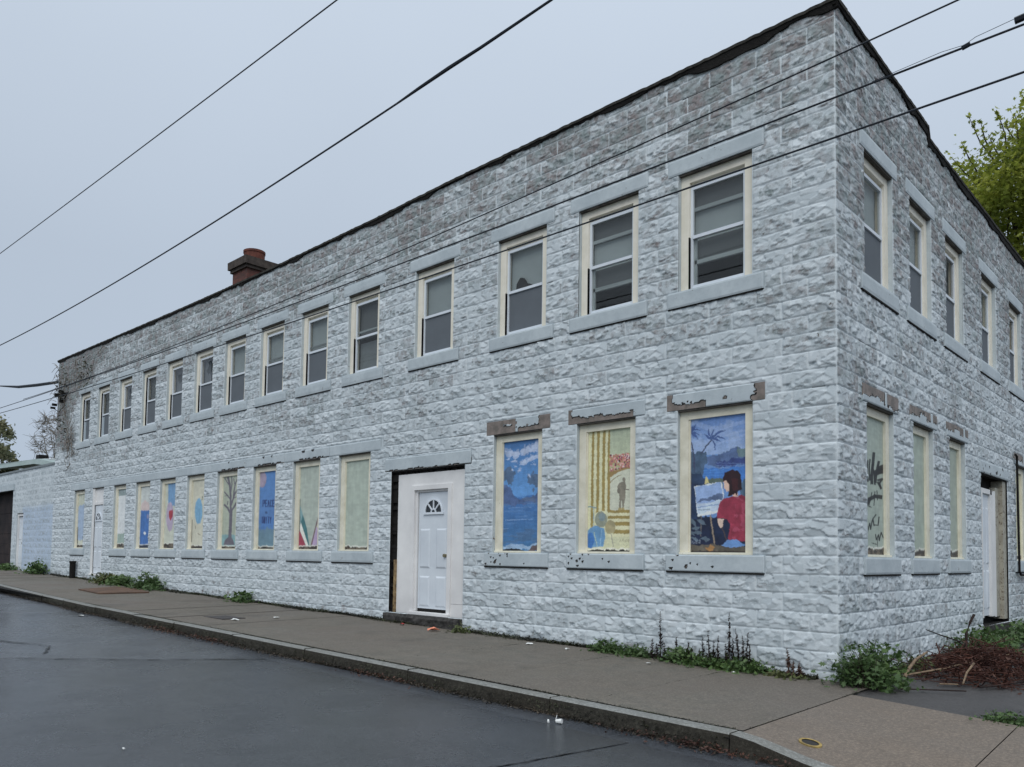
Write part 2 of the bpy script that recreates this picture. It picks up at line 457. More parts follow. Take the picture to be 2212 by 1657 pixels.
def block_wall(name, P, parent, xs, openings, flats, z_lo, z_hi, seed, amp=1.0, wear_fn=None, blue_fn=None,
               dz=COURSE / 20, crack=True, stripfix=None, out_axis=None):
    """heightfield wall: xs columns; openings (a0,a1,z0,z1) cut; flats keep the face level (slabs sit there)"""
    r = np.random.default_rng(seed)
    k0 = math.floor((z_lo - LB) / COURSE)
    z_start = LB + k0 * COURSE
    zs = np.arange(z_start, z_hi + dz * 0.5, dz)
    xs = snap(xs, [v for o in openings for v in o[:2]])
    zs = snap(zs, [v for o in openings for v in o[2:]])
    nx, nz_ = len(xs), len(zs)
    X, Z = np.meshgrid(xs, zs)
    H = np.zeros((nz_, nx)); D = np.zeros((nz_, nx)); BK = np.zeros((nz_, nx)); TN = np.zeros((nz_, nx)); CK = np.zeros((nz_, nx))
    rows = np.floor((zs - z_start + 1e-6) / COURSE).astype(int)
    a_min, a_max = xs[0], xs[-1]
    for row in range(rows.max() + 1):
        jj = np.where(rows == row)[0]
        if len(jj) == 0: continue
        zc = z_start + (row + 0.5) * COURSE
        # segments between the openings of this row
        ops = sorted([(o[0], o[1]) for o in openings if o[2] < zc < o[3]])
        segs = []; a = a_min
        for o in ops: segs.append((a, o[0])); a = o[1]
        segs.append((a, a_max))
        bounds = []
        for (s0, s1) in segs:
            L = s1 - s0
            if L < 0.02: bounds += [s0]; continue
            if L < 1.0:
                n = 1 if (row % 2 == 0 or L < 0.5) else 2
                bounds += list(np.linspace(s0, s1, n + 1)[:-1])
            else:
                off = 0.305 if row % 2 else 0.61
                x = s0 if s0 > a_min + 0.01 else s0
                lst = [s0]; x = math.ceil((s0 + 0.12) / 0.61) * 0.61 + (off - 0.61)
                while x < s0 + 0.12: x += 0.61
                while x < s1 - 0.12:
                    lst.append(x); x += 0.61
                bounds += lst
        bounds = np.array(sorted(set(bounds)) + [a_max])
        bi = np.clip(np.searchsorted(bounds, xs, side='right') - 1, 0, len(bounds) - 2)
        # also close the block at opening edges
        b0 = bounds[bi]; b1 = bounds[bi + 1]
        for (o0, o1) in ops:
            m_ = (b0 < o0) & (b1 > o0) & (xs <= o0); b1 = np.where(m_, o0, b1)
        w = np.maximum(b1 - b0, 0.05)
        nb = len(bounds)
        tid = r.integers(0, len(TPL), nb)[bi]; gain = r.uniform(0.75, 1.15, nb)[bi]; bkv = r.random(nb)[bi]
        ushift = r.uniform(0, 0.5, nb)[bi] * (w < 0.45)
        du = np.minimum(xs - b0, b1 - xs)
        scale_w = np.where(w < 0.45, np.maximum(w, 0.3), w)
        ui = ((xs - b0) / scale_w * np.where(w < 0.45, 0.5, 1.0) + ushift)
        ui = np.clip(ui * (TU - 1), 0, TU - 1).astype(int)
        edgefix = sstep(0.002, 0.012, du)
        for j in jj:
            vl = (zs[j] - (z_start + row * COURSE)) / COURSE
            vi = int(np.clip(vl * (TV - 1), 0, TV - 1))
            H[j] = TH[tid, vi, ui] * gain * edgefix
            D[j] = TD[tid, vi, ui] * edgefix + 0.0
            BK[j] = bkv; TN[j] = TT[tid, vi, ui] * edgefix
            if vl < 0.03 or vl > 0.98: H[j] = -0.002
        if crack:
            for _ in range(max(1, int((a_max - a_min) / 6))):
                if r.random() < 0.5 and zc > 3.0:
                    ca = r.uniform(a_min, a_max); cl = r.uniform(0.1, 0.6)
                    CK[jj[0]] = np.maximum(CK[jj[0]], ((xs > ca) & (xs < ca + cl)).astype(float))
    def zero_rect(a0, a1, z0, z1, m=0.014):
        nonlocal H, D
        dx = np.maximum(np.maximum(a0 - X, X - a1), 0); dz_ = np.maximum(np.maximum(z0 - Z, Z - z1), 0)
        dd = np.sqrt(dx * dx + dz_ * dz_); k = sstep(0.0, m, dd); H = H * k; CK[:] *= k
    for o in openings: zero_rect(*o)
    for o in flats: zero_rect(*o)
    H *= sstep(0.0, 0.014, X - a_min) * sstep(0.0, 0.014, a_max - X) * amp
    wn_ = vnoise((nz_, nx), ((z_hi - z_lo) / 0.5, (a_max - a_min) / 0.5), seed + 3, 4) - 0.5
    joint = (H < 0.0025)
    wear_shade = (wear_fn(X, Z) if wear_fn else 0.1) + wn_ * 0.48 + (BK - 0.5) * 0.28 * (~joint) + D * 0.48  # D brings grime and the painted shade of the relief
    wear_shade = np.where(joint, wear_shade * 0.6 - 0.12, wear_shade)
    LJ = ((H < -0.001) & (wn_ > -0.06)).astype(float) * np.where(Z > 4.2, .35, 1.0)
    blue = blue_fn(X, Z) if blue_fn else np.zeros_like(X)
    idx = np.arange(nx * nz_).reshape(nz_, nx)
    cxm = (X[:-1, :-1] + X[1:, 1:]) / 2; czm = (Z[:-1, :-1] + Z[1:, 1:]) / 2
    keep = np.ones_like(cxm, bool)
    for (a0, a1, z0, z1) in openings: keep &= ~((cxm > a0) & (cxm < a1) & (czm > z0) & (czm < z1))
    q = np.stack([idx[:-1, :-1], idx[:-1, 1:], idx[1:, 1:], idx[1:, :-1]], -1)[keep]
    pts = np.stack(P(X.ravel(), -H.ravel(), Z.ravel()), -1)
    return mesh_obj(name, pts, q, M_WALL, parent, smooth=True,
                    attrs=dict(wear_shade=wear_shade, blue=blue, block=BK, crack=CK, joint=LJ, tone=np.clip(TN, 0, 1)))

# ------------------------------------------------------------------ building
B = empty('block_building', (-12, 6, 0), 'long two storey rock-faced block building with pale grey-blue flaking paint on the street corner', 'building')

def step_grid(a0, a1, s0, k, frm):
    xs = [frm]; x = frm
    # grows away from frm
    if frm == a1:
        while x > a0: x -= s0 + k * abs(frm - x); xs.append(max(x, a0))
        return np.array(xs[::-1])
    while x < a1: x += s0 + k * abs(x - frm); xs.append(min(x, a1))
    return np.array(xs)

def front_wear(X, Z):
    w = -0.03 + 0.27 * sstep(3.0, 4.3, Z) * (1 - 0.3 * sstep(4.5, 5.4, Z)) + 0.42 * sstep(5.2, 6.9, Z)
    w += 0.45 * sstep(0.30, 0.0, Z - gz(X, 0)) * (vnoise(X.shape, (60, 160), 5, 3) > 0.52)
    vine = sstep(-20.6, -22.2, X + 1.65 * np.clip(7.3 - Z, 0, 1.75)) * sstep(4.3, 4.9, Z)
    return w + 0.75 * vine
def side_wear(X, Z):
    return 0.29 + 0.36 * sstep(4.0, 6.4, Z) + 0.25 * sstep(4, 9, X) * sstep(3, 1, Z) - 0.14 * sstep(3, 1, Z)

front_open = [(a, b, UB, UT) for a, b in UPX] + [(a, b, LB, LT) for a, b in LOX] + [DOOR1, DOOR2]
side_open = [(a, b, UB, UT) for a, b in SUX] + [(a, b, LB, LT) for a, b in SLX] + [DOOR3]
EAR = 0.15
def slab_rects(lst, zb, zt, ear_t):
    out = []
    for i, (a, b) in enumerate(lst):
        out.append((a - EAR, b + EAR, zb - COURSE, zb)); out.append((a - ear_t(i), b + ear_t(i), zt, zt + COURSE))
    return out
_ops = sorted(LOX[:9] + [(DOOR2[0], DOOR2[1])]); LBAND = {}
for i_, o_ in enumerate(_ops):
    l_ = (_ops[i_ - 1][1] + o_[0]) / 2 if i_ else o_[0] - .3
    r_ = (o_[1] + _ops[i_ + 1][0]) / 2 if i_ < len(_ops) - 1 else o_[1] + .3
    if o_ in LOX: LBAND[LOX.index(o_)] = (l_ + .003, r_ - .003)
    else: DBAND = (l_ + .003, r_ - .003)
flats = slab_rects(UPX, UB, UT, lambda i: EAR) + slab_rects(LOX, LB, LT, lambda i: 0.38 if i < 9 else EAR)
flats += [(DOOR1[0] - 0.17, DOOR1[1] + 0.15, 2.70, 2.92), (DOOR2[0] - .15, DOOR2[1] + .3, 3.10, 3.31)]
sflats = slab_rects(SUX, UB, UT, lambda i: EAR) + slab_rects(SLX, LB, LT, lambda i: EAR) + [(DOOR3[0] - .1, DOOR3[1] + .1, 2.73, 2.93)]
def ztfront(a): return np.interp(np.asarray(a, float), [-25.5, -20, -16, -11.7, -8.4, -6, -2.4, 0.1], [7.50, 7.40, 7.335, 7.305, 7.335, 7.385, 7.405, 7.43])
FRONTC = lambda a, d, z: (a, d, np.minimum(z, ztfront(a) - .05))
block_wall('street_wall', FRONTC, B, step_grid(XL, 0.0, 0.0105, 0.0009, 0.0), front_open, flats, -0.1, 7.42, 101, 0.68, front_wear)
def ztside(a): return np.where(np.asarray(a) < 3.3, 7.425 - 0.030 * np.asarray(a), 7.19 - 0.006 * np.asarray(a))
SIDEC = lambda a, d, z: (-d, a, np.minimum(z, ztside(a) - .05))
block_wall('side_wall', SIDEC, B, step_grid(0.0, YR, 0.014, 0.0012, 0.0), side_open, sflats, -0.1, 7.42, 202, 0.68, side_wear)

# shell: interior surfaces, rear and left walls, roof
sh = MB()
sh.box(XL, XL + 0.01, 0.0, YR, -0.2, 7.08); sh.box(XL, 0, YR - 0.2, YR, -0.2, 7.0)
sh.build('end_wall', M_SLAB, B)
it = MB()
it.box(XL + 0.3, -0.3, 0.75, 0.8, 0, 6.9); it.box(-0.80, -0.75, 0.80, YR - .3, 0, 6.9)
it.box(XL + 0.3, -0.3, 0.25, YR - .3, 3.70, 3.80)
it.build('dark_room_lining', M_DARK, B)  # near-black colour stands in for the darkness of the unlit rooms
rf = MB(); rf.box(XL + .02, -0.02, 0.02, YR - 0.02, 6.90, 7.03); rf.build('roof', M_TAR, B)

def coping(name, P, a0, a1, ztop_fn, seed, thick_fn):
    r = random.Random(seed); mb = MB(P); n = int((a1 - a0) / 0.06); top = []; bot = []
    t = tt = thick_fn(a0)
    for i in range(n + 1):
        a = a0 + (a1 - a0) * i / n
        if r.random() < .22: tt = thick_fn(a) * r.uniform(.55, 1.55)
        t = 0.55 * t + 0.45 * (tt + r.uniform(-.015, .015))
        top.append((a, ztop_fn(a) + r.uniform(-0.006, 0.006))); bot.append((a, ztop_fn(a) - t))
    for i in range(n):
        (a, z1), (b, z2) = top[i], top[i + 1]; zb1, zb2 = bot[i][1], bot[i + 1][1]; zm1, zm2 = min(z1 - .035, zb1 + 9), z2 - .035
        mb.face([(a, -0.030, zb1), (b, -0.030, zb2), (b, -0.040, zm2), (a, -0.040, zm1)], 1)
        mb.face([(a, -0.050, zm1), (b, -0.050, zm2), (b, -0.052, z2), (a, -0.052, z1)])
        mb.face([(a, -0.040, zm1), (b, -0.040, zm2), (b, -0.050, zm2), (a, -0.050, zm1)])
        mb.face([(a, -0.052, z1), (b, -0.052, z2), (b, 0.26, z2), (a, 0.26, z1)])
        mb.face([(a, 0.01, zb1), (b, 0.01, zb2), (b, -0.030, zb2), (a, -0.030, zb1)], 1)
        if (P is FRONT and b < -.3) or (P is SIDE and a > .3): mb.face([(a, 0.26, z1), (b, 0.26, z2), (b, 0.26, z2 - .4), (a, 0.26, z1 - .4)])
    return mb.build(name, [M_TAR, M_TARB], B)
coping('coping', FRONT, XL - 0.06, 0.05, lambda a: float(ztfront(a)), 3, lambda a: 0.07 if a < -2.4 else 0.095)

coping('coping', SIDE, -0.05, 3.3, lambda a: float(ztside(a)), 4, lambda a: 0.085)
coping('coping', SIDE, 3.31, YR, lambda a: float(ztside(a)), 5, lambda a: 0.085)

def slab(name, P, a0, a1, z0, z1, out, parent, peel_fn=None, seed=0, res=0.02, label=None, joints=()):
    """cast stone slab standing `out` proud of the wall, its face a fine grid that can carry peeled paint"""
    na = max(2, int((a1 - a0) / res)); nz2 = max(2, int((z1 - z0) / res))
    A, Zz = np.meshgrid(np.linspace(a0, a1, na + 1), np.linspace(z0, z1, nz2 + 1))
    u = (A - a0) / (a1 - a0); v = (Zz - z0) / (z1 - z0)
    n = vnoise(A.shape, (6, 26), seed, 3) - 0.5
    peel = peel_fn(u, v, n) if peel_fn else np.zeros_like(u)
    pb = np.clip(peel, 0, 1)
    dep = -out + 0.009 * (pb > 0.5)
    dep = np.where((v < 0.001) | (v > 0.999) | (u < .001) | (u > .999), np.maximum(dep, -out + 0.006), dep)
    for jx in joints: dep = np.where(np.abs(u - jx) < 0.012, dep + 0.01, dep)
    gy = np.abs(np.diff(pb, axis=0, append=pb[-1:])) + np.abs(np.diff(pb, axis=1, append=pb[:, -1:]))
    dark = gy * (n > -0.12)
    if peel_fn is not None: dark = np.maximum(dark, 0)
    idx = np.arange(A.size).reshape(A.shape)
    q = np.stack([idx[:-1, :-1], idx[:-1, 1:], idx[1:, 1:], idx[1:, :-1]], -1).reshape(-1, 4).tolist()
    V = [P(a, d, z) for a, d, z in zip(A.ravel(), dep.ravel(), Zz.ravel())]
    nb = len(V); V += [P(a0, 0.05, z0), P(a1, 0.05, z0), P(a1, 0.05, z1), P(a0, 0.05, z1)]
    q.append(list(idx[0, ::-1]) + [nb, nb + 1]); q.append(list(idx[-1, :]) + [nb + 2, nb + 3])
    q.append(list(idx[:, 0]) + [nb + 3, nb]); q.append(list(idx[::-1, -1]) + [nb + 1, nb + 2])
    o = mesh_obj(name, np.array(V), q, M_SLAB, parent,
                 attrs=dict(peel=np.append(pb.ravel(), [0] * 4), dark=np.append(dark.ravel(), [0] * 4)))
    if label: o['label'] = label
    return o

# ------------------------------------------------------------------ painted panels
class Canvas:
    def __init__(s, W, H, quad, base, seed=0):
        s.W, s.H, s.quad = W, H, quad; s.px = np.zeros((H, W, 3)); s.px[:] = lin(base)
        s.r = np.random.default_rng(seed); s.seed = seed
        yy, xx = np.mgrid[0:H, 0:W]; s.U = (xx + .5) / W; s.V = (yy + .5) / H
    def m(s, p):
        (xl, yl), (xr, yr), (xr2, yr2), (xl2, yl2) = s.quad
        x, y = p
        t = (y - yl) / (yl2 - yl); a = xl + (xl2 - xl) * t; b = xr + (xr2 - xr) * t
        u = (x - a) / (b - a); yt = yl + (yr - yl) * u; yb = yl2 + (yr2 - yl2) * u
        return u, (y - yt) / (yb - yt)
    def blend(s, mask, c, alpha=1.0, var=0.0, cells=(20, 12)):
        k = mask.astype(float) * alpha
        cc = lin(c)[None, None, :]
        if var:
            s.seed += 1
            n = 1 + var * 2 * (vnoise((s.H, s.W), cells, s.seed, 4) - 0.5); cc = cc * n[..., None]
        s.px = s.px * (1 - k[..., None]) + cc * k[..., None]
    def pmask(s, pts, wob=0.0):
        P = [s.m(p) for p in pts]; U, V = s.U, s.V
        if wob:
            s.seed += 1
            U = U + wob * (vnoise((s.H, s.W), (24, 12), s.seed, 3) - .5); s.seed += 1
            V = V + wob * (vnoise((s.H, s.W), (24, 12), s.seed, 3) - .5)
        ins = np.zeros(U.shape, bool); j = len(P) - 1
        for i in range(len(P)):
            (xi, yi), (xj, yj) = P[i], P[j]
            if abs(yj - yi) > 1e-9:
                ins ^= ((yi > V) != (yj > V)) & (U < (xj - xi) * (V - yi) / (yj - yi) + xi)
            j = i
        return ins
    def poly(s, pts, c, alpha=1.0, wob=0.0, var=0.0): s.blend(s.pmask(pts, wob), c, alpha, var)
    def ell(s, cx, cy, rx, ry, c, alpha=1.0, wob=0.0, var=0.0):
        pts = [(cx + rx * math.cos(t), cy + ry * math.sin(t)) for t in np.linspace(0, 2 * math.pi, 28, endpoint=False)]
        s.poly(pts, c, alpha, wob, var)
    def line(s, pts, w, c, alpha=1.0):
        for (x0, y0), (x1, y1) in zip(pts[:-1], pts[1:]):
            dx, dy = x1 - x0, y1 - y0; L = math.hypot(dx, dy) or 1; nx, ny = -dy / L * w / 2, dx / L * w / 2
            ex, ey = dx / L * w / 3, dy / L * w / 3
            s.poly([(x0 + nx - ex, y0 + ny - ey), (x1 + nx + ex, y1 + ny + ey), (x1 - nx + ex, y1 - ny + ey), (x0 - nx - ex, y0 - ny - ey)], c, alpha)
    def vgrad(s, y0, y1, c0, c1):
        t = np.clip((s.V - y0) / (y1 - y0), 0, 1)[..., None]; k = ((s.V >= y0) & (s.V <= y1))[..., None]
        s.px = np.where(k, lin(c0) * (1 - t) + lin(c1) * t, s.px)
    def rot(s, hgt=0.05, jag=0.03, c=(52, 46, 40), c2=(98, 88, 74)):
        s.seed += 1; n = vnoise((4, s.W), (2, s.W / 9), s.seed, 3)[1]; top = 1 - hgt - jag * (n - .5) * 2
        s.blend(s.V > (top - 0.014)[None, :], (206, 206, 196), 0.75)
        s.blend(s.V > top[None, :], c, 1.0); s.seed += 1
        s.blend((s.V > top[None, :]) & (vnoise((s.H, s.W), (s.H / 6, s.W / 8), s.seed, 3) > 0.56), c2)

def panel_obj(cv, P, a0, a1, z0, z1, d, parent, name='painted_board', label=None):
    H, W = cv.H, cv.W
    br = 1 + .26 * (vnoise((H, W), (H / 4, W / 16), cv.seed + 7, 3) - .5) + .22 * (vnoise((H, W), (H / 22, W / 5), cv.seed + 8, 3) - .5)
    cv.px = np.clip(cv.px * br[..., None], 0, 1)
    gr_ = cv.px.mean(-1, keepdims=True); cv.px = np.clip((cv.px * .86 + gr_ * .14) * 1.08, 0, 1)
    if W > 120:      # brush edges wander
        yy, xx = np.mgrid[0:H, 0:W]
        wx = (vnoise((H, W), (H / 5, W / 5), cv.seed + 20, 2) - .5) * 2.6; wy = (vnoise((H, W), (H / 5, W / 5), cv.seed + 21, 2) - .5) * 3.4
        cv.px = cv.px[np.clip((yy + wy).astype(int), 0, H - 1), np.clip((xx + wx).astype(int), 0, W - 1)]
        cv.px = np.clip(cv.px * (1 + .30 * (np.random.default_rng(3).random((H, W)) - .5))[..., None], 0, 1)
    p_ = np.pad(cv.px, ((1, 1), (1, 1), (0, 0)), mode='edge')
    cv.px = cv.px * .4 + .6 * (p_[:-2, 1:-1] + p_[2:, 1:-1] + p_[1:-1, :-2] + p_[1:-1, 2:]) / 4
    A, Zz = np.meshgrid(np.linspace(a0, a1, W), np.linspace(z1, z0, H))
    pts = np.stack(P(A.ravel(), np.full(A.size, d), Zz.ravel()), -1)
    idx = np.arange(A.size).reshape(A.shape)
    q = np.stack([idx[:-1, :-1], idx[1:, :-1], idx[1:, 1:], idx[:-1, 1:]], -1).reshape(-1, 4)
    o = mesh_obj(name, pts, q, M_MURAL, parent, colors=np.minimum(cv.px.reshape(-1, 3) / KALB, 0.9))
    if label: o['label'] = label
    return o

# ------------------------------------------------------------------ murals
PALE = (158, 170, 156); YEL = (186, 184, 150)
def mural_artist():
    c = Canvas(150, 330, [(108, 130), (708, 60), (715, 1568), (108, 1568)], (92, 134, 190), 31)
    c.vgrad(0, 0.28, (84, 126, 188), (134, 160, 200))
    n = vnoise((c.H, c.W), (10, 5), 77, 4)
    for k, (x0, y0, x1, y1, w) in enumerate([(120, 150, 330, 230, 60), (400, 330, 700, 240, 26), (380, 400, 705, 290, 20), (130, 360, 300, 420, 50), (480, 210, 700, 150, 40)]):
        c.line([(x0, y0), (x1, y1)], w, (150, 172, 208), 0.38)
    c.blend((n > 0.55) & (c.V < 0.3), (156, 176, 208), 0.35)
    # hills and far shore
    c.poly([(300, 560), (400, 505), (500, 470), (560, 440), (640, 445), (715, 420), (715, 650), (380, 650), (300, 620)], (74, 98, 140), 1, .05, .5)
    c.poly([(600, 450), (640, 430), (715, 415), (715, 520), (620, 530)], (96, 120, 118), .8, .06, .4)
    c.poly([(370, 600), (470, 575), (600, 540), (715, 540), (715, 640), (450, 630)], (44, 62, 118), 1, .05, .5)
    c.poly([(480, 640), (715, 610), (715, 690), (560, 690)], (82, 122, 180), 1, .04)
    for y in (600, 625, 650): c.line([(400, y), (690, y + 10)], 5, (110, 142, 190), .6)
    # water
    c.poly([(240, 660), (440, 655), (715, 640), (715, 800), (240, 780)], (46, 112, 188), 1, .03, .25)
    for y in (680, 705, 735): c.line([(260, y), (470, y - 4)], 7, (70, 138, 206), .7)
    # left foliage
    c.poly([(108, 500), (200, 480), (280, 500), (300, 570), (260, 650), (250, 740), (200, 800), (108, 800)], (66, 92, 120), 1, .08, .6)
    c.poly([(108, 700), (230, 690), (260, 780), (320, 800), (440, 780), (460, 900), (300, 1000), (108, 1000)], (36, 58, 88), 1, .06, .5)
    c.poly([(300, 780), (360, 765), (460, 775), (470, 830), (300, 830)], (84, 100, 92), 1, .04, .4)
    c.poly([(640, 800), (715, 780), (715, 1000), (640, 960)], (66, 92, 116), 1, .05, .4)
    c.poly([(108, 800), (200, 830), (240, 1180), (420, 1180), (540, 1150), (715, 1100), (715, 1568), (108, 1568)], (22, 34, 62), 1, .04, .6)
    c.poly([(108, 800), (165, 850), (200, 1200), (108, 1250)], (28, 50, 84), 1, .03, .6)
    # palms
    for trunk, crown in (([(110, 320), (140, 430), (160, 560), (162, 700)], (118, 270)), ([(240, 490), (280, 430), (340, 355)], (345, 345))):
        c.line(trunk, 14, (58, 66, 96))
    for (x, y, fr) in ((345, 345, [(-80, -60), (-30, -115), (25, -110), (70, -60), (140, -95), (135, -5), (90, 25), (35, 115), (-50, -20)]),
                       (115, 270, [(60, -80), (110, -25), (60, -60), (85, 70), (40, 60), (95, 25)])):
        for dx, dy in fr:
            mx, my = x + dx * .5 + dy * .12, y + dy * .5 - abs(dx) * .16
            L = math.hypot(dx, dy); nx, ny = -dy / L * 12, dx / L * 12
            c.poly([(x, y), (mx - nx, my - ny), (x + dx, y + dy), (mx + nx, my + ny)], (48, 78, 138), 1, .02)
            c.line([(x, y), (mx, my), (x + dx, y + dy)], 8, (60, 88, 140))
    # easel + canvas
    c.poly([(292, 735), (322, 820), (270, 825)], (196, 184, 120))
    c.line([(335, 1155), (378, 1470)], 15, (138, 122, 104)); c.line([(240, 1165), (232, 1390)], 12, (96, 92, 92)); c.line([(455, 1290), (510, 1440)], 12, (72, 60, 62))
    c.poly([(160, 855), (450, 800), (478, 960), (408, 1140), (200, 1180)], (206, 212, 214))
    c.poly([(168, 862), (440, 808), (470, 960), (440, 1020), (190, 1060)], (134, 162, 206), 1, .02, .15)
    c.poly([(185, 1020), (250, 975), (300, 990), (360, 950), (410, 920), (470, 935), (465, 1000), (300, 1010)], (84, 104, 140), 1, .03, .4)
    c.poly([(185, 1040), (460, 1000), (430, 1110), (200, 1150)], (178, 194, 214), 1, .03, .2)
    c.line([(200, 1080), (420, 1045)], 14, (110, 140, 180), .8); c.line([(210, 1110), (330, 1100)], 12, (120, 140, 150), .8)
    # plant and leaves lower left
    for (x, y, a) in ((240, 1240, 30), (180, 1300, -10), (150, 1240, 60), (200, 1350, 10), (130, 1350, 40), (280, 1420, -5), (170, 1420, 20)):
        ca, sa = math.cos(math.radians(a)), math.sin(math.radians(a))
        c.poly([(x - 55 * ca, y - 55 * sa), (x + 24 * sa, y - 24 * ca), (x + 55 * ca, y + 55 * sa), (x - 24 * sa, y + 24 * ca)], (82, 100, 116), 1, .02, .3)
    for k in range(7): c.line([(125 + k * 16, 1465), (130 + k * 16, 1430 + (k % 3) * 12)], 6, (150, 162, 178), .7)
    # ground
    c.poly([(108, 1480), (300, 1480), (460, 1490), (715, 1500), (715, 1568), (108, 1568)], (86, 80, 70), 1, .03, .6)
    c.poly([(280, 1510), (330, 1485), (390, 1520), (330, 1545)], (164, 118, 62), .9, .04)
    # woman in a red shirt, seen from behind
    c.poly([(470, 790), (500, 770), (540, 830), (530, 900), (505, 915), (480, 880)], (214, 178, 158))
    c.poly([(575, 900), (610, 900), (620, 965), (560, 965)], (206, 166, 148))
    c.poly([(410, 1200), (475, 1205), (462, 1290), (438, 1302), (418, 1270)], (208, 182, 164))
    c.poly([(480, 980), (560, 960), (610, 968), (650, 940), (690, 960), (715, 1020), (716, 1450), (600, 1430), (520, 1420), (540, 1260), (500, 1200), (405, 1200), (415, 1080), (440, 1010)], (142, 36, 62), 1, .015, .45)
    c.blend(c.pmask([(600, 960), (715, 1020), (716, 1450), (560, 1420)], .03) & (vnoise((c.H, c.W), (30, 14), 9, 4) > .56), (172, 66, 94), .6)
    c.poly([(462, 770), (480, 710), (520, 680), (570, 668), (620, 690), (645, 740), (655, 890), (610, 920), (612, 960), (590, 935), (550, 960), (512, 950), (530, 900), (525, 830), (500, 785), (470, 800)], (40, 18, 26), 1, .015, .5)
    c.blend(c.pmask([(560, 780), (620, 780), (620, 880), (560, 880)], .05), (84, 30, 32), .35)
    c.poly([(450, 1480), (520, 1440), (580, 1420), (660, 1450), (700, 1480), (640, 1500), (520, 1502)], (92, 138, 196), 1, .02, .25)
    c.blend(c.V > 0.985, (40, 34, 30), .9)
    return c

def mural_guitar():
    c = Canvas(140, 330, [(70, 140), (608, 80), (608, 1568), (80, 1568)], (196, 196, 158), 41)
    c.vgrad(0, .25, (164, 174, 148), (176, 184, 152))
    c.poly([(70, 140), (345, 110), (345, 1100), (200, 1300), (80, 1300)], (206, 204, 162), 1, 0, .06)
    for x0, x1, yb in ((125, 155, 1280), (190, 222, 1100), (258, 292, 1080), (322, 346, 1090)):
        c.poly([(x0, 130), (x1, 125), (x1, yb), (x0, yb)], (150, 130, 66), 1, .008, .2)
    c.poly([(345, 420), (610, 390), (610, 570), (520, 585), (430, 620), (345, 700)], (176, 118, 96), 1, .02, .2)
    for k in range(170):
        x = c.r.uniform(348, 606); y = c.r.uniform(400, 640 - (x - 345) * .25)
        c.ell(x, y, c.r.uniform(5, 12), c.r.uniform(6, 14), [(214, 150, 148), (64, 34, 48), (188, 96, 96), (206, 186, 180), (118, 60, 92), (168, 170, 120)][c.r.integers(0, 6)])
    c.poly([(335, 620), (430, 600), (520, 570), (610, 560), (610, 580), (520, 592), (420, 640), (345, 690)], (150, 122, 70))
    c.poly([(352, 1075), (352, 700), (400, 650), (470, 610), (540, 588), (610, 580), (610, 1075)], (192, 194, 172), 1, 0, .06)
    c.line([(352, 745), (400, 695), (480, 650)], 9, (134, 118, 74)); c.line([(340, 640), (340, 1080)], 24, (150, 128, 66))
    # silhouette of a player with an instrument
    g = (126, 120, 104)
    c.ell(516, 706, 17, 24, g); c.poly([(490, 735), (530, 730), (540, 780), (535, 900), (525, 960), (515, 1060), (530, 1085), (495, 1080), (498, 960), (488, 960), (482, 1065), (495, 1085), (455, 1080), (465, 960), (462, 880), (440, 860), (440, 790), (460, 750)], g, 1, .006, .2)
    c.ell(455, 840, 20, 34, (112, 106, 92)); c.line([(520, 828), (570, 827)], 12, (104, 98, 88))
    c.poly([(455, 1040), (525, 1040), (530, 1085), (450, 1085)], (176, 154, 84), .7)
    for y0, y1, x0 in ((1072, 1104, 330), (1138, 1172, 330), (1210, 1255, 400), (1305, 1352, 400)):
        c.poly([(x0, y0), (610, y0 - 4), (610, y1), (x0, y1)], (148, 128, 66), 1, .01, .2)
    for y0, y1 in ((1105, 1138), (1175, 1208), (1258, 1303), (1352, 1390)):
        c.poly([(330, y0), (610, y0), (610, y1), (330, y1)], (208, 204, 162))
    # drum kit at lower left
    c.line([(90, 1030), (190, 1045)], 16, (112, 138, 146)); c.line([(160, 1045), (165, 1250)], 9, (150, 172, 176))
    c.ell(250, 1185, 72, 95, (140, 146, 128), 1, .02, .2); c.ell(262, 1150, 40, 50, (112, 136, 150), .6)
    c.ell(360, 1270, 62, 82, (160, 150, 110), 1, .02, .2); c.line([(370, 1350), (400, 1500)], 9, (160, 158, 138))
    c.poly([(90, 1320), (180, 1245), (290, 1290), (300, 1400), (280, 1510), (90, 1520)], (92, 142, 182), 1, .02, .2)
    c.ell(125, 1430, 50, 90, (46, 110, 178), 1, .02, .2); c.line([(170, 1340), (210, 1500)], 8, (170, 190, 170)); c.line([(260, 1300), (245, 1500)], 10, (140, 180, 204), .7)
    # small signature
    for k, (x, y) in enumerate([(470, 1430), (500, 1420), (525, 1430), (545, 1425), (570, 1430)]): c.line([(x, y + 18), (x + 8, y - 10), (x + 18, y + 16)], 5, (140, 132, 100), .8)
    c.line([(520, 1480), (545, 1500), (570, 1475)], 5, (140, 132, 100), .8)
    c.rot(.018, .02, (24, 24, 22), (60, 58, 50))
    return c

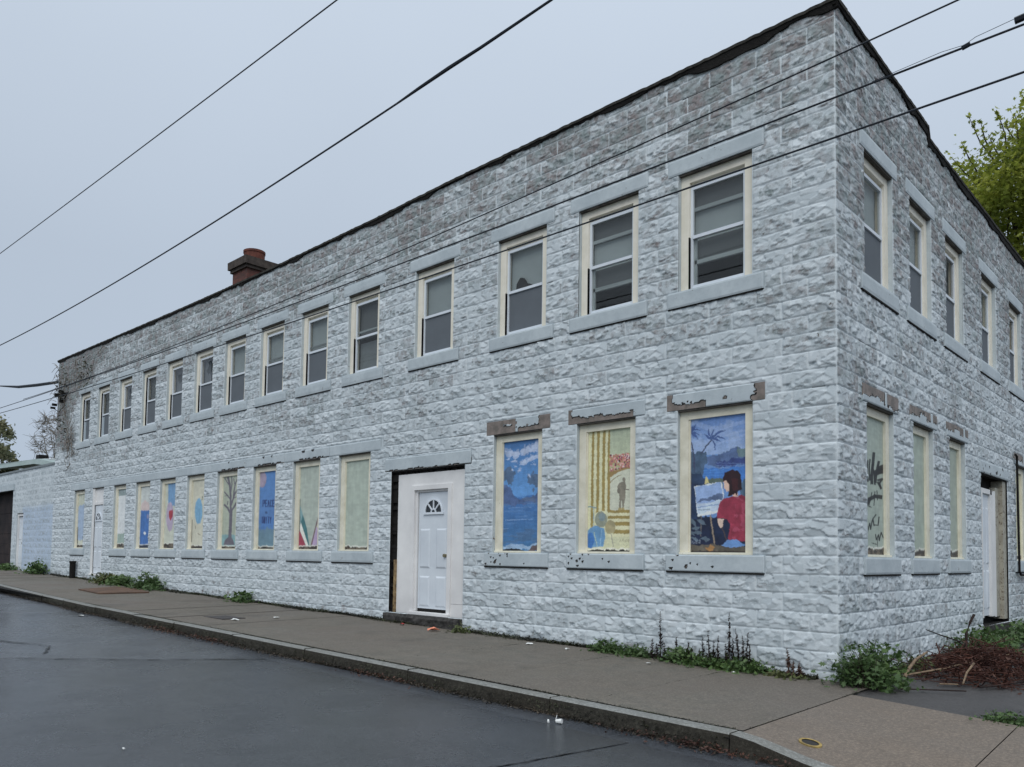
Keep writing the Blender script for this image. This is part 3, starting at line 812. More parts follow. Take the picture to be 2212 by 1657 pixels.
def mural_lake():
    c = Canvas(130, 330, [(120, 200), (592, 150), (575, 1597), (118, 1590)], (60, 116, 178), 51)
    c.vgrad(0, .5, (52, 106, 162), (78, 140, 200)); c.vgrad(.5, 1, (48, 104, 168), (50, 106, 150))
    W = (158, 176, 206)
    for pts in ([(140, 310), (210, 295), (250, 330), (330, 330), (345, 375), (290, 405), (220, 390), (150, 345)], [(335, 320), (430, 270), (540, 205), (585, 230), (585, 300), (480, 340), (400, 365), (350, 375)],
                [(325, 500), (350, 455), (420, 430), (470, 395), (585, 340), (585, 395), (500, 430), (430, 470), (390, 508)], [(150, 415), (210, 400), (190, 430)], [(215, 450), (270, 420), (320, 435), (230, 462)],
                [(245, 495), (300, 480), (312, 498)], [(460, 510), (530, 485), (535, 500)], [(205, 560), (235, 535), (262, 560), (230, 578)], [(305, 575), (335, 548), (365, 565), (330, 585)], [(425, 640), (450, 612), (478, 640), (450, 658)]):
        c.poly(pts, W, .9, .05, .2)
        c.poly([(x, y - 14) for x, y in pts], (186, 196, 218), .35, .08)
    c.ell(340, 840, 90, 90, (84, 150, 214), .6, .05)
    T = (72, 92, 116)
    c.ell(195, 620, 80, 110, T, .85, .12, .5); c.ell(520, 690, 80, 110, T, .85, .12, .5)
    c.poly([(120, 740), (210, 750), (250, 850), (290, 900), (370, 930), (440, 920), (480, 890), (580, 820), (585, 1000), (120, 1010)], (70, 96, 142), 1, .05, .5)
    c.poly([(360, 935), (440, 905), (520, 900), (540, 960), (380, 960)], (78, 98, 130), .9, .05, .4)
    for y, x0, x1, a in ((1040, 200, 480, .4), (1085, 150, 400, .3), (1195, 160, 500, .7), (1150, 340, 430, .4), (1240, 140, 300, .2), (1310, 130, 200, .4), (1400, 250, 400, .2), (990, 440, 560, .4)):
        c.line([(x0, y), (x1, y - 8)], 10, (126, 164, 210), a)
    c.blend((c.V > .56) & (vnoise((c.H, c.W), (70, 4), 3, 3) > .55), (66, 118, 172), .5)
    c.blend((c.V > .8) & (c.V < .93) & (vnoise((c.H, c.W), (50, 4), 5, 3) > .5), (72, 100, 130), .5)
    c.poly([(120, 1530), (240, 1505), (380, 1500), (460, 1520), (580, 1470), (580, 1560), (120, 1580)], (140, 168, 196), .85, .04, .3)
    c.poly([(440, 1597), (480, 1540), (560, 1500), (585, 1490), (585, 1597)], (88, 76, 78), 1, .04, .6)
    c.poly([(120, 1570), (260, 1560), (440, 1585), (440, 1597), (120, 1597)], (24, 28, 30), 1, .02)
    return c

def mural_v():
    c = Canvas(70, 160, [(1245, 95), (1492, 65), (1480, 1130), (1230, 1130)], (162, 172, 160), 61)
    c.poly([(1248, 560), (1285, 690), (1262, 800), (1248, 860)], (122, 160, 164)); c.poly([(1285, 690), (1335, 860), (1370, 1090), (1350, 1090), (1262, 790)], (60, 112, 116))
    c.poly([(1262, 790), (1360, 1090), (1335, 1100), (1245, 870)], (212, 212, 200)); c.poly([(1240, 870), (1335, 1100), (1230, 1110)], (148, 50, 70), 1, 0, .2)
    c.poly([(1482, 650), (1482, 740), (1445, 850), (1400, 1075), (1382, 1080), (1440, 820)], (124, 92, 100)); c.poly([(1482, 740), (1482, 850), (1455, 850)], (204, 196, 140))
    c.poly([(1450, 850), (1482, 860), (1478, 1100), (1395, 1095)], (168, 146, 178), 1, 0, .1); c.poly([(1470, 880), (1480, 880), (1475, 1090), (1455, 1090)], (112, 124, 168))
    c.line([(1248, 500), (1248, 900)], 8, (60, 58, 54)); c.line([(1395, 1090), (1480, 650)], 5, (80, 66, 70))
    c.rot(.035, .02); return c

STROKES = {'P': [[(0, 1), (0, 0), (.8, 0), (.8, .5), (0, .5)]], 'E': [[(.8, 0), (0, 0), (0, 1), (.8, 1)], [(0, .5), (.6, .5)]], 'A': [[(0, 1), (.4, 0), (.8, 1)], [(.2, .6), (.6, .6)]],
           'C': [[(.8, .1), (.2, 0), (0, .5), (.2, 1), (.8, .9)]], 'U': [[(0, 0), (0, .9), (.7, .9), (.7, 0)]], 'N': [[(0, 1), (0, 0), (.7, 1), (.7, 0)]], 'I': [[(.4, 0), (.4, 1)]], 'T': [[(0, 0), (.8, 0)], [(.4, 0), (.4, 1)]],
           'Y': [[(0, 0), (.4, .5), (.8, 0)], [(.4, .5), (.4, 1)]], '=': [[(.1, .35), (.7, .3)], [(.1, .65), (.7, .6)]]}
def write(c, txt, x, y, w, h, lw, colr, gap=.25):
    for ch in txt:
        for st in STROKES[ch]: c.line([(x + px * w, y + py * h) for px, py in st], lw, colr)
        x += w * (1 + gap)

def mural_blue():
    c = Canvas(60, 150, [(743, 150), (968, 125), (953, 1120), (723, 1120)], (66, 116, 176), 71)
    c.vgrad(0, .6, (70, 124, 184), (72, 116, 172)); c.vgrad(.75, 1, (92, 124, 150), (96, 132, 140))
    c.blend((c.V > .66) & (vnoise((c.H, c.W), (8, 10), 4, 3) + (c.V - .75) * 3 > .5), (96, 128, 144), .8)
    c.ell(770, 240, 62, 110, (156, 140, 158), .95, .05, .2)
    write(c, 'PEACE', 790, 505, 25, 80, 10, (32, 56, 110)); write(c, '=', 820, 640, 36, 50, 10, (30, 46, 84)); write(c, 'UNITY', 782, 715, 20, 80, 10, (32, 56, 110))
    c.rot(.03, .015, (34, 34, 34)); return c

def mural_tree():
    c = Canvas(60, 150, [(283, 205), (488, 185), (470, 1110), (273, 1110)], (160, 168, 150), 81)
    T = (98, 94, 104)
    c.poly([(275, 930), (455, 935), (455, 1080), (275, 1080)], (120, 158, 160), 1, .02)
    c.poly([(372, 640), (412, 640), (405, 960), (430, 1010), (445, 1060), (305, 1060), (320, 1000), (365, 960)], T, 1, .01, .2)
    for p, w in (([(390, 680), (350, 600), (305, 560)], 24), ([(390, 660), (385, 450), (370, 300), (345, 220)], 26), ([(388, 500), (340, 440), (302, 400)], 16), ([(378, 330), (330, 270), (305, 230)], 14), ([(395, 640), (430, 590), (465, 530)], 22),
                 ([(395, 560), (440, 420), (470, 380)], 20), ([(420, 480), (430, 380), (445, 290), (470, 240)], 16), ([(385, 420), (400, 300), (395, 210)], 14), ([(435, 300), (420, 230)], 10), ([(345, 560), (350, 520)], 12), ([(425, 480), (462, 460)], 12), ([(350, 440), (310, 450)], 8)):
        c.line(p, w, T)
    c.rot(.035, .01); return c

def mural_plain(seed, base=PALE, rot=.06, W=60, H=140):
    c = Canvas(W, H, [(0, 0), (1, 0), (1, 1), (0, 1)], base, seed)
    c.blend(vnoise((H, W), (5, 3), seed + 1, 4) > .5, tuple(int(b * .97) for b in base), .6)
    c.rot(rot, .025); return c

def mural_disc():
    c = mural_plain(91, (192, 190, 170), .05, 50, 130); c.quad = [(1965, 60), (2225, 40), (2190, 1150), (1955, 1150)]
    c.ell(2092, 555, 72, 205, (104, 156, 188), 1, .03, .2); c.line([(2150, 380), (2160, 320)], 12, (90, 100, 90))
    c.line([(2035, 790), (2035, 830)], 12, (110, 100, 80)); c.line([(2080, 910), (2130, 935)], 12, (130, 120, 100)); c.line([(1975, 690), (1968, 1050)], 10, (60, 54, 46)); return c
def mural_heart():
    c = mural_plain(92, (184, 188, 172), .07, 50, 130); c.quad = [(1545, 105), (1775, 90), (1745, 1150), (1515, 1150)]
    c.poly([(1600, 105), (1780, 95), (1780, 470), (1605, 470)], (100, 144, 184), 1, .04, .15); c.ell(1640, 640, 70, 240, (164, 150, 172), 1, .04, .15)
    c.poly([(1620, 560), (1645, 530), (1660, 545), (1685, 515), (1700, 560), (1695, 640), (1652, 712), (1620, 650)], (160, 42, 56), 1, .02); return c
def mural_bluebox():
    c = mural_plain(93, (186, 192, 188), .05, 50, 130); c.quad = [(1145, 165), (1370, 150), (1330, 1140), (1120, 1140)]
    c.ell(1240, 500, 90, 110, (196, 172, 168), .8, .06); c.poly([(1150, 550), (1372, 545), (1340, 1110), (1135, 1110)], (48, 102, 168), 1, .03, .25)
    c.ell(1232, 905, 26, 24, (206, 212, 216), 1, .03); c.ell(1290, 640, 22, 40, (130, 130, 160), .8); c.rot(.05, .02, (24, 30, 48), (40, 52, 70)); return c
def mural_pale():
    c = mural_plain(94, (204, 208, 208), .06, 50, 130); c.quad = [(795, 205), (990, 190), (950, 1140), (750, 1130)]
    c.poly([(800, 205), (995, 190), (990, 300), (800, 310)], (136, 152, 152)); c.poly([(780, 905), (970, 905), (955, 1140), (760, 1140)], (142, 162, 152), 1, .03); c.rot(.065, .025); return c
def mural_sky():
    c = mural_plain(95, (184, 188, 170), .05, 50, 130); c.quad = [(160, 280), (290, 270), (250, 1115), (135, 1115)]
    c.poly([(150, 480), (290, 420), (270, 1000), (150, 1000)], (146, 166, 190), 1, .06, .1); c.ell(262, 490, 16, 60, (44, 58, 84)); c.line([(150, 800), (145, 1080)], 12, (46, 42, 38)); c.line([(232, 940), (230, 1080)], 12, (46, 42, 38)); c.rot(.05, .02); return c
def mural_tags():
    c = Canvas(110, 260, [(34, 185), (247, 270), (247, 1548), (52, 1545)], (150, 162, 150), 96)
    K = (22, 24, 26)
    for p, w in (([(88, 640), (84, 720), (90, 840)], 12), ([(112, 630), (104, 700), (108, 830)], 10), ([(150, 570), (140, 680), (128, 780), (130, 860)], 20), ([(135, 700), (152, 760), (160, 870)], 12),
                 ([(200, 655), (180, 740), (170, 790), (165, 850)], 18), ([(170, 760), (205, 745), (240, 740)], 40), ([(205, 720), (262, 700)], 34), ([(190, 830), (235, 820), (205, 860), (222, 910), (190, 850)], 14),
                 ([(78, 1060), (110, 1010), (160, 985), (222, 992)], 26), ([(130, 950), (100, 1080), (125, 1090)], 6), ([(160, 940), (150, 1070)], 6), ([(180, 930), (185, 1020)], 6),
                 ([(84, 1270), (86, 1340), (110, 1240), (118, 1300), (135, 1210)], 7), ([(170, 1160), (140, 1200), (150, 1260), (190, 1260), (200, 1180)], 8), ([(165, 1350), (172, 1400), (195, 1350), (200, 1410), (220, 1330), (240, 1380)], 7), ([(130, 1430), (180, 1445)], 5), ([(185, 1390), (180, 1470)], 4)):
        c.line(p, w * (1.45 if w > 9 else 1.5), K, .96)
    c.rot(.05, .02); return c

MUR = {0: ('boarded window painted with pale blue sky, farthest left', mural_sky), 1: ('boarded window with pale panel and grey green bands', mural_pale), 2: ('boarded window with bright blue painted box under peach glow', mural_bluebox),
       3: ('boarded window painted with red heart on lilac oval', mural_heart), 4: ('boarded window painted with pale blue disc', mural_disc), 5: ('boarded window painted with bare grey tree', mural_tree),
       6: ('boarded window painted blue with dark hand lettering', mural_blue), 7: ('boarded window with green, white and red wedge stripes', mural_v), 8: ('plain grey green boarded window beside the entrance', lambda: mural_plain(98, (162, 174, 160), .035, 70, 160)),
       9: ('boarded window painted with blue lake and clouds', mural_lake), 10: ('boarded window painted with standing player silhouette and yellow columns', mural_guitar), 11: ('boarded window painted with woman in red shirt at an easel', mural_artist)}

# ------------------------------------------------------------------ windows
FW_ = 0.12
def frame_boards(P, a0, a1, z0, z1, d0=.055, d1=.17, bottom=0.0, head=FW_):
    mb = MB(P)
    mb.box(a0 + .002, a0 + FW_, d0, d1, z0 + .002, z1 - .002); mb.box(a1 - FW_, a1 - .002, d0, d1, z0 + .002, z1 - .002)
    mb.box(a0 + FW_, a1 - FW_, d0 + .003, d1, z1 - head, z1 - .002)
    if bottom: mb.box(a0 + .004, a1 - .004, d0 - .025, d1, z0 + .003, z0 + bottom)
    return mb
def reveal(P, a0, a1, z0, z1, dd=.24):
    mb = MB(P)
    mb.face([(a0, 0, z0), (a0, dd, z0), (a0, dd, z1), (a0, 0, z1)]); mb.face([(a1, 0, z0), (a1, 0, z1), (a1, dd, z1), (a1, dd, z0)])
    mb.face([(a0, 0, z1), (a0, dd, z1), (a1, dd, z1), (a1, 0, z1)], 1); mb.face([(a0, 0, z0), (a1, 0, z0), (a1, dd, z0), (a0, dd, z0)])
    mb.box(a0 + .001, a1 - .001, .004, .054, z1 - .022, z1 - .002, 1, jit=.001)  # strip below the top face, in the same darker tone
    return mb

def jag_hole(P, a0, a1, z0, z1, d, cx, cz, r, seed):
    """pane with a ragged hole"""
    rr = random.Random(seed); n = 16; mb = MB(P); inner = []; outer = []
    for i in range(n):
        t = 2 * math.pi * (i + .5) / n; q = r * rr.uniform(.55, 1.25)
        inner.append((cx + q * math.cos(t) * .8, cz + q * math.sin(t)))
        c_, s_ = math.cos(t), math.sin(t)
        k = min((a1 - cx) / c_ if c_ > 1e-6 else 9, (a0 - cx) / c_ if c_ < -1e-6 else 9, (z1 - cz) / s_ if s_ > 1e-6 else 9, (z0 - cz) / s_ if s_ < -1e-6 else 9)
        outer.append((cx + k * c_, cz + k * s_))
    cor = [(a0, z0), (a1, z0), (a1, z1), (a0, z1)]
    for i in range(n):
        j = (i + 1) % n; o1, o2 = outer[i], outer[j]
        pts = [inner[i], o1]
        if abs(o1[0] - o2[0]) > 1e-6 and abs(o1[1] - o2[1]) > 1e-6:
            pts.append(min(cor, key=lambda p: (p[0] - o1[0]) ** 2 + (p[1] - o1[1]) ** 2 + (p[0] - o2[0]) ** 2 + (p[1] - o2[1]) ** 2))
        pts += [o2, inner[j]]
        mb.face([(p[0], d, p[1]) for p in pts])
    return mb

def sash_window(P, a0, a1, style, k):
    z0, z1 = UB, UT
    lab = {'broken': 'window with broken upper pane', 'storm': 'window with a second white bar across each sash', 'lump': 'window with a dark lump behind the upper pane'}.get(style)
    w = frame_boards(P, a0, a1, z0, z1, head=.115).build('window', M_CREAM, B)
    if lab: w['label'] = lab
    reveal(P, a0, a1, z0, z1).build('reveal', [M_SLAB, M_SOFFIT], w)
    rr = random.Random(k * 13 + 5)
    s0, s1, b0, b1 = a0 + FW_, a1 - FW_, z0 + .022, z1 - .165
    zm = (b0 + b1) / 2 + rr.uniform(-.01, .01)
    hd = MB(P); hd.box(s0, s1, .11, .17, b1, z1 - .115); hd.build('head_board', M_CREAM, w)
    sb = MB(P); st = .034
    sb.box(s0, s0 + st, .085, .125, b0, b1); sb.box(s1 - st, s1, .085, .125, b0, b1)
    sb.box(s0 + st, s1 - st, .084, .125, b1 - .04, b1); sb.box(s0 + st, s1 - st, .075, .12, zm - .02, zm + .02); sb.box(s0 + st, s1 - st, .08, .12, b0, b0 + .05)
    sb.build('sash', M_WHITE, w)
    dk = MB(P); dk.box(s0 - .012, s0, .053, .10, b0, zm if style != 'dark' else b1); dk.build('jamb_track', M_BLACK, w)
    g0, g1 = s0 + st, s1 - st
    gm = MB(P)
    if style == 'broken': jag_hole(P, g0, g1, zm + .02, b1 - .04, .105, g0 + (g1 - g0) * .68, (zm + b1) / 2 + .03, .17, k).build('glass', M_GLASS, w)
    else: gm.box(g0, g1, .103, .107, zm + .02, b1 - .04); gm.build('glass', M_GLASS, w)
    sh_ = MB(P)
    if style == 'std' or style == 'lump':
        sh_.box(g0 - .02, g1 + .02, .17, .175, zm - .02, b1); sh_.build('blind', M_SHADE, w)
        if style == 'lump':
            lm = MB(P); cx = g0 + (g1 - g0) * .33
            lm.prism([(cx - .10, zm + .02), (cx + .17, zm + .02), (cx + .20, zm + .06), (cx + .10, zm + .10), (cx + .04, zm + .19), (cx - .02, zm + .20), (cx - .09, zm + .12)], .112, .16)
            lm.build('bundle', M_BLACK, w)
        if k in (7, 8, 9):
            bb = MB(P); bb.box(g0, g1, .112, .13, zm + .09, zm + .125); bb.build('inner_bar', M_SHADE2, w)
    elif style == 'storm':
        zu = zm + .02 + (b1 - zm) * .50; zl = b0 + .05 + (zm - b0) * .42
        bb = MB(P); bb.box(g0, g1, .125, .15, zu, zu + .045); bb.box(g0, g1, .125, .15, zl, zl + .05); bb.box(g0 - .01, g0 + .03, .125, .15, b0, zm); bb.build('inner_bar', M_SHADE, w)
        sh_.box(g0 - .02, g1 + .02, .17, .175, zm - .02, zu); sh_.build('blind', M_SHADE, w)
        s2 = MB(P); s2.box(g0 - .02, g1 + .02, .17, .175, zu, b1); s2.box(g0 - .02, g1 + .02, .172, .176, zl, zm - .02); s2.build('upper_blind', M_SCREEN, w)
    elif style == 'dark' or style == 'broken':
        s2 = MB(P); s2.box(g0 - .02, g0 + (g1 - g0) * (.5 if style == 'broken' else .92), .19, .195, zm, b1); s2.build('blind', M_SCREEN, w)
    sc = MB(P)
    if style == 'storm': sc.box(g0, g1, .103, .107, b0 + .05, zm - .02); sc.build('lower_glass', M_GLASS, w)
    elif style == 'open':
        sc.box(g0, g1, .103, .107, b0 + .05, zm - .02); sc.build('lower_glass', M_GLASS, w)
        s2 = MB(P); s2.box(g0 - .02, g1 + .02, .19, .195, b0, zm - .08); s2.build('lower_blind', M_SHADE2, w)
        s3 = MB(P); s3.box(g0 - .02, g1 + .02, .19, .195, zm, b1); s3.build('blind', M_SCREEN, w)
        bb = MB(P); bb.box(g0, g1, .112, .13, zm + .10, zm + .13); bb.build('inner_bar', M_SHADE, w)
    else:
        sc.box(g0 + .012, g1, .094, .098, b0 + .05, zm - .02); sc.build('screen', M_SCREEN, w)
        if k in (0, 1): 
            wb = MB(P); wb.box(g0, g0 + .14, .088, .093, b0 + .05, zm - .06); wb.build('curtain', M_SHADE, w)
    return w

styles = ['dark', 'dark', 'broken', 'dark', 'broken', 'broken', 'std', 'std', 'std', 'open', 'std', 'lump', 'storm', 'storm']
def crackpeel(seed):
    r = random.Random(seed); cx = r.uniform(.2, .8)
    return lambda u, v, n: ((np.abs(u - cx - n * .02) < .004)).astype(float) if r.random() < .5 else np.zeros_like(u)
for i, (a, b) in enumerate(UPX):
    w = sash_window(FRONT, a, b, styles[i], i)
    res = .02 if i > 9 else .04
    slab('sill', FRONT, a - EAR, b + EAR, UB - COURSE + .004, UB - .003, .030, w, None, 300 + i, res)
    mb = MB(FRONT); mb.box(a - EAR + .01, b + EAR - .01, -.024, 0, UB - COURSE - .012, UB - COURSE + .003, jit=.002); mb.build('sill_shadow_strip', M_BLACK, w)  # black strip painted in as the sill's shadow
    slab('lintel', FRONT, a - EAR, b + EAR, UT + .002, UT + COURSE - .004, .018, w, None, 340 + i, res)
for i, (a, b) in enumerate(SUX):
    w = sash_window(SIDE, a, b, ['std', 'std', 'dark', 'std', 'dark', 'std'][i], 20 + i)
    slab('sill', SIDE, a - EAR, b + EAR, UB - COURSE + .004, UB - .003, .030, w, None, 400 + i, .03)
    mb = MB(SIDE); mb.box(a - EAR + .01, b + EAR - .01, -.024, 0, UB - COURSE - .014, UB - COURSE + .003, jit=.002); mb.build('sill_shadow_strip', M_BLACK, w)  # black strip painted in as the sill's shadow, side wall
    slab('lintel', SIDE, a - EAR, b + EAR, UT + .002, UT + COURSE - .004, .018, w, None, 440 + i, .03)

def peel12(u, v, n):   # mostly bare, paint left at upper middle right
    p = np.ones_like(u)
    p = np.where((u > .50 + n * .02) & (u < .84 + n * .05) & (v > .34 + n * .3), 0, p)
    p = np.where((u > .48) & (u < .52) & (n > -.1), 0, p)
    p = np.where((u > .28) & (u < .42) & (np.abs(v - .62 - n * .3) < .07), 0, p)
    return p
def peel13(u, v, n):
    b = .42 + n * .5 - .10 * u + .25 * np.clip(u - .72, 0, 1)
    return ((u < .05 + n * .05) | ((v < b) & (u < .86))).astype(float)
def peel14(u, v, n):
    return ((u < .06 + n * .05 + .03 * (v < .5)) | ((v < .36 + n * .45) & (u < .42)) | (u > .905 + n * .08 - .03 * (v < .35)) | ((np.abs(u - .62) < .03 - .10 * (v - .3)) & (v > .32) & (v < .5))).astype(float)
def peelS(u, v, n):
    return ((v > .45 + n * .6 - .25 * (u > .55)) & (np.abs(u - .62) > .03)).astype(float)
def peelS2(u, v, n): return ((v > .42 + n * .5 + .3 * (np.abs(u - .45) < .12)) & (np.abs(u - .78) > .04)).astype(float)
def sillspots(u, v, n): return ((n > .215 + .30 * np.clip(u - .12, 0, 1)) & (v > .12) & (u > .02)).astype(float)
for i, (a, b) in enumerate(LOX):
    lab, fn = MUR[i]; cv = fn()
    w = frame_boards(FRONT, a, b, LB, LT, bottom=.03).build('boarded_window', M_CREAM_ROT, B); w['label'] = lab
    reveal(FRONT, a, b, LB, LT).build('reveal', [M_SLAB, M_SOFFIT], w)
    panel_obj(cv, FRONT, a + FW_ - .005, b - FW_ + .005, LB + .028, LT - FW_ + .005, .088, w)
    mb = MB(FRONT); mb.box(a + FW_, a + FW_ + .018, .070, .088, LB + .03, LT - FW_); mb.build('stop_bead', M_CREAM_ROT, w)
    pf = {9: peel12, 10: peel13, 11: peel14}.get(i)
    if i in (5, 6, 7): pf = lambda u, v, n: ((v < .12 + n * .3) & (u > .35)).astype(float) + ((np.abs(v - .85 - n * .1) < .03) & (u > .4) & (u < .7)).astype(float)
    xl_, xr_ = (a - EAR, b + EAR) if i > 8 else LBAND[i]
    slab('lintel', FRONT, xl_, xr_, LT + .002, LT + COURSE - .004, .018, w, pf, 500 + i, .01 if i > 8 else .02)
    slab('sill', FRONT, a - EAR, b + EAR, LB - COURSE + .004, LB - .003, .030, w, sillspots if i > 8 else None, 540 + i, .012 if i > 8 else .03)
    # shadow line under the sill, put in as a black strip
    mb = MB(FRONT); mb.box(a - EAR + .01, b + EAR - .01, -.03, 0, LB - COURSE - .016, LB - COURSE + .003, jit=.002); mb.build('sill_shadow_strip', M_BLACK, w)
SL = [('boarded window with black spray paint tags', mural_tags), ('plain boarded window, second from the corner', lambda: mural_plain(120, (152, 164, 150), .05, 50, 130)),
      ('plain boarded window with rotten dark frame, third from the corner', lambda: mural_plain(121, (148, 158, 144), .06, 50, 130)), ('boarded window beyond the side door', lambda: mural_plain(122, YEL, .05, 50, 130))]
for i, (a, b) in enumerate(SLX):
    lab, fn = SL[i]
    w = frame_boards(SIDE, a, b, LB, LT, bottom=.03).build('boarded_window', M_CREAM_ROT, B); w['label'] = lab
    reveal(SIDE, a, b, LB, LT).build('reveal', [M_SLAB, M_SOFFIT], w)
    panel_obj(fn(), SIDE, a + FW_ - .005, b - FW_ + .005, LB + .028, LT - FW_ + .005, .088, w)
    slab('lintel', SIDE, a - EAR, b + EAR, LT + .002, LT + COURSE - .004, .022, w, [peelS, peelS2, peelS2, peelS][i], 600 + i, .012)
    slab('sill', SIDE, a - EAR, b + EAR, LB - COURSE + .004, LB - .003, .035, w, None, 640 + i, .02)
    mb = MB(SIDE); mb.box(a - EAR + .01, b + EAR - .01, -.03, 0, LB - COURSE - .016, LB - COURSE + .003, jit=.002); mb.build('sill_shadow_strip', M_BLACK, w)  # black strip for the shadow under the lower side sills

# ------------------------------------------------------------------ doors
def panels(mb, P, cx, w, rows, d, m=0):
    """raised moulded panels: a sloped rim round a flat field"""
    for (z0, z1) in rows:
        for s in (-1, 1):
            x0 = cx + s * w * .27 - w * .17; x1 = x0 + w * .34
            o = [(x0, z0), (x1, z0), (x1, z1), (x0, z1)]; q = .028
            i_ = [(x0 + q, z0 + q), (x1 - q, z0 + q), (x1 - q, z1 - q), (x0 + q, z1 - q)]
            for k in range(4):
                j = (k + 1) % 4
                mb.face([(o[k][0], d - .001, o[k][1]), (o[j][0], d - .001, o[j][1]), (i_[j][0], d - .014, i_[j][1]), (i_[k][0], d - .014, i_[k][1])], m)
            mb.face([(p[0], d - .014, p[1]) for p in i_], m)

def fanlight(P, cx, cz, r, d, parent):
    f = MB(P)
    pts = [(cx + r * math.cos(t), cz + r * math.sin(t)) for t in np.linspace(0, math.pi, 15)]
    g = MB(P); g.prism(pts, d - .004, d, 0); fo = g.build('fan_window', M_DARKGLASS, parent)
    for t0, t1 in zip(np.linspace(0, math.pi, 15)[:-1], np.linspace(0, math.pi, 15)[1:]):
        for (ri, ro) in ((r, r + .028), (r * .22, r * .32)):
            f.prism([(cx + ri * math.cos(t0), cz + ri * math.sin(t0)), (cx + ro * math.cos(t0), cz + ro * math.sin(t0)), (cx + ro * math.cos(t1), cz + ro * math.sin(t1)), (cx + ri * math.cos(t1), cz + ri * math.sin(t1))], d - .022, d - .004)
    f.box(cx - r - .05, cx + r + .05, d - .024, d, cz - .035, cz)
    for t in (math.pi / 4, math.pi / 2, 3 * math.pi / 4):
        c_, s_ = math.cos(t), math.sin(t); nx, nz_ = -s_ * .011, c_ * .011
        f.prism([(cx + r * .3 * c_ + nx, cz + r * .3 * s_ + nz_), (cx + r * c_ + nx, cz + r * s_ + nz_), (cx + r * c_ - nx, cz + r * s_ - nz_), (cx + r * .3 * c_ - nx, cz + r * .3 * s_ - nz_)], d - .020, d - .004)
    f.build('muntin', M_WHITE, parent)
M_DARKGLASS, _nt, _b = new_mat('dark_door_glass')
_b.inputs['Base Color'].default_value = (.012, .016, .02, 1); _b.inputs['Roughness'].default_value = .08

a0, a1, z0, z1 = DOOR1
P = FRONT
ds = MB(P); ds.box(a0 + .145, -7.135, .045, .075, z0, 2.63); ds.box(-6.125, a1 - .004, .045, .075, z0 + .21, 2.63); ds.box(-6.125, a1 - .004, .043, .075, z0, z0 + .205); ds.box(-7.135, -6.125, .045, .075, 2.425, 2.63)
o = ds.build('door_surround', M_TRIMWHITE, B)
tr = MB(P); tr.box(-7.135, -7.05, .02, .10, z0 + .01, 2.425); tr.box(-6.21, -6.125, .02, .10, z0 + .01, 2.425); tr.box(-7.05, -6.21, .02, .10, 2.345, 2.425)
tr.box(-7.05, -7.0, .06, .12, z0 + .05, 2.345); tr.box(-6.23, -6.21, .06, .12, z0 + .05, 2.345); tr.box(-7.0, -6.23, .06, .12, 2.31, 2.345)
tr.box(-7.12, -6.12, -.03, .10, z0 - .005, z0 + .045)
tr.build('door_frame', M_TRIMWHITE, B, bevel=.004)
dl = MB(P); dl.box(-6.985, -6.235, .085, .12, z0 + .10, 2.305); panels(dl, P, -6.61, .75, [(.42, .92), (1.05, 1.70)], .085)
door = dl.build('door', M_DOORWHITE, B); door['label'] = 'white entrance door with half round fanlight'
fanlight(P, -6.61, 1.97, .20, .085, door)
kn = MB(P); 
for q in range(8):
    t0, t1 = q * math.pi / 4, (q + 1) * math.pi / 4
    kn.prism([(-6.30, 1.26), (-6.30 + .028 * math.cos(t0), 1.26 + .028 * math.sin(t0)), (-6.30 + .028 * math.cos(t1), 1.26 + .028 * math.sin(t1))], .035, .086)
kn.build('handle', simple_mat('brass_knob', (150, 140, 110), .35, .1, 5, k=1, metal=.8), door)
gp = MB(P); gp.box(-6.985, -6.235, .088, .10, z0 + .052, z0 + .10); gp.build('door_sweep', M_BLACK, B)
rw = MB(P)
for i in range(40):   # ragged raw opening edge left of and above the surround
    za = z0 + i * (z1 - z0) / 40; rw.box(a0 + .004, a0 + .135 + random.uniform(0, .01), .03 + random.uniform(0, .05), .12, za, za + (z1 - z0) / 40, m=0)
    xa = a0 + .13 + i * (a1 - a0 - .14) / 40; rw.box(xa, xa + (a1 - a0 - .14) / 40, .03 + random.uniform(0, .05), .12, 2.63 + random.uniform(0, .008), z1 - .003, m=0)
rw.build('rough_opening', M_BLACK, B)
rw = MB(P); rw.box(a0 + .085, a0 + .145, .02, .06, z0, 1.18, jit=.004); rw.build('raw_jamb', M_RAWWOOD, B)
reveal(P, *DOOR1).build('reveal', [M_BLACK, M_BLACK], B)
slab('lintel', P, a0 - .17, a1 + .15, 2.703, 2.918, .022, B, lambda u, v, n: ((v < .06 + n * .25)).astype(float), 700, .015)
stp = MB(P)
n = 46; nn = vnoise((8, n + 1), (3, 16), 801, 3); e0 = a0 - .03
for i in range(n):
    xa = e0 + (a1 - e0) * i / n; xb = e0 + (a1 - e0) * (i + 1) / n
    for j in range(7):
        za, zb = -.05 + (z0 + .04) * j / 7, -.05 + (z0 + .04) * (j + 1) / 7
        dd = lambda ii, jj: -.10 - .07 * (nn[min(jj, 7), ii] - .5) + (.03 if jj == 7 else 0)
        stp.face([(xa, dd(i, j), za), (xb, dd(i + 1, j), za), (xb, dd(i + 1, j + 1), zb), (xa, dd(i, j + 1), zb)])
    stp.face([(xa, dd(i, 7), z0 - .01), (xb, dd(i + 1, 7), z0 - .01), (xb, .1, z0 - .008), (xa, .1, z0 - .008)])
stp.face([(e0, -.1, -.05), (e0, .1, -.05), (e0, .1, z0 - .01), (e0, -.1, z0 - .01)]); stp.face([(a1, -.1, -.05), (a1, .1, -.05), (a1, .1, z0 - .01), (a1, -.1, z0 - .01)])
stp.build('door_step', M_STONE, B)

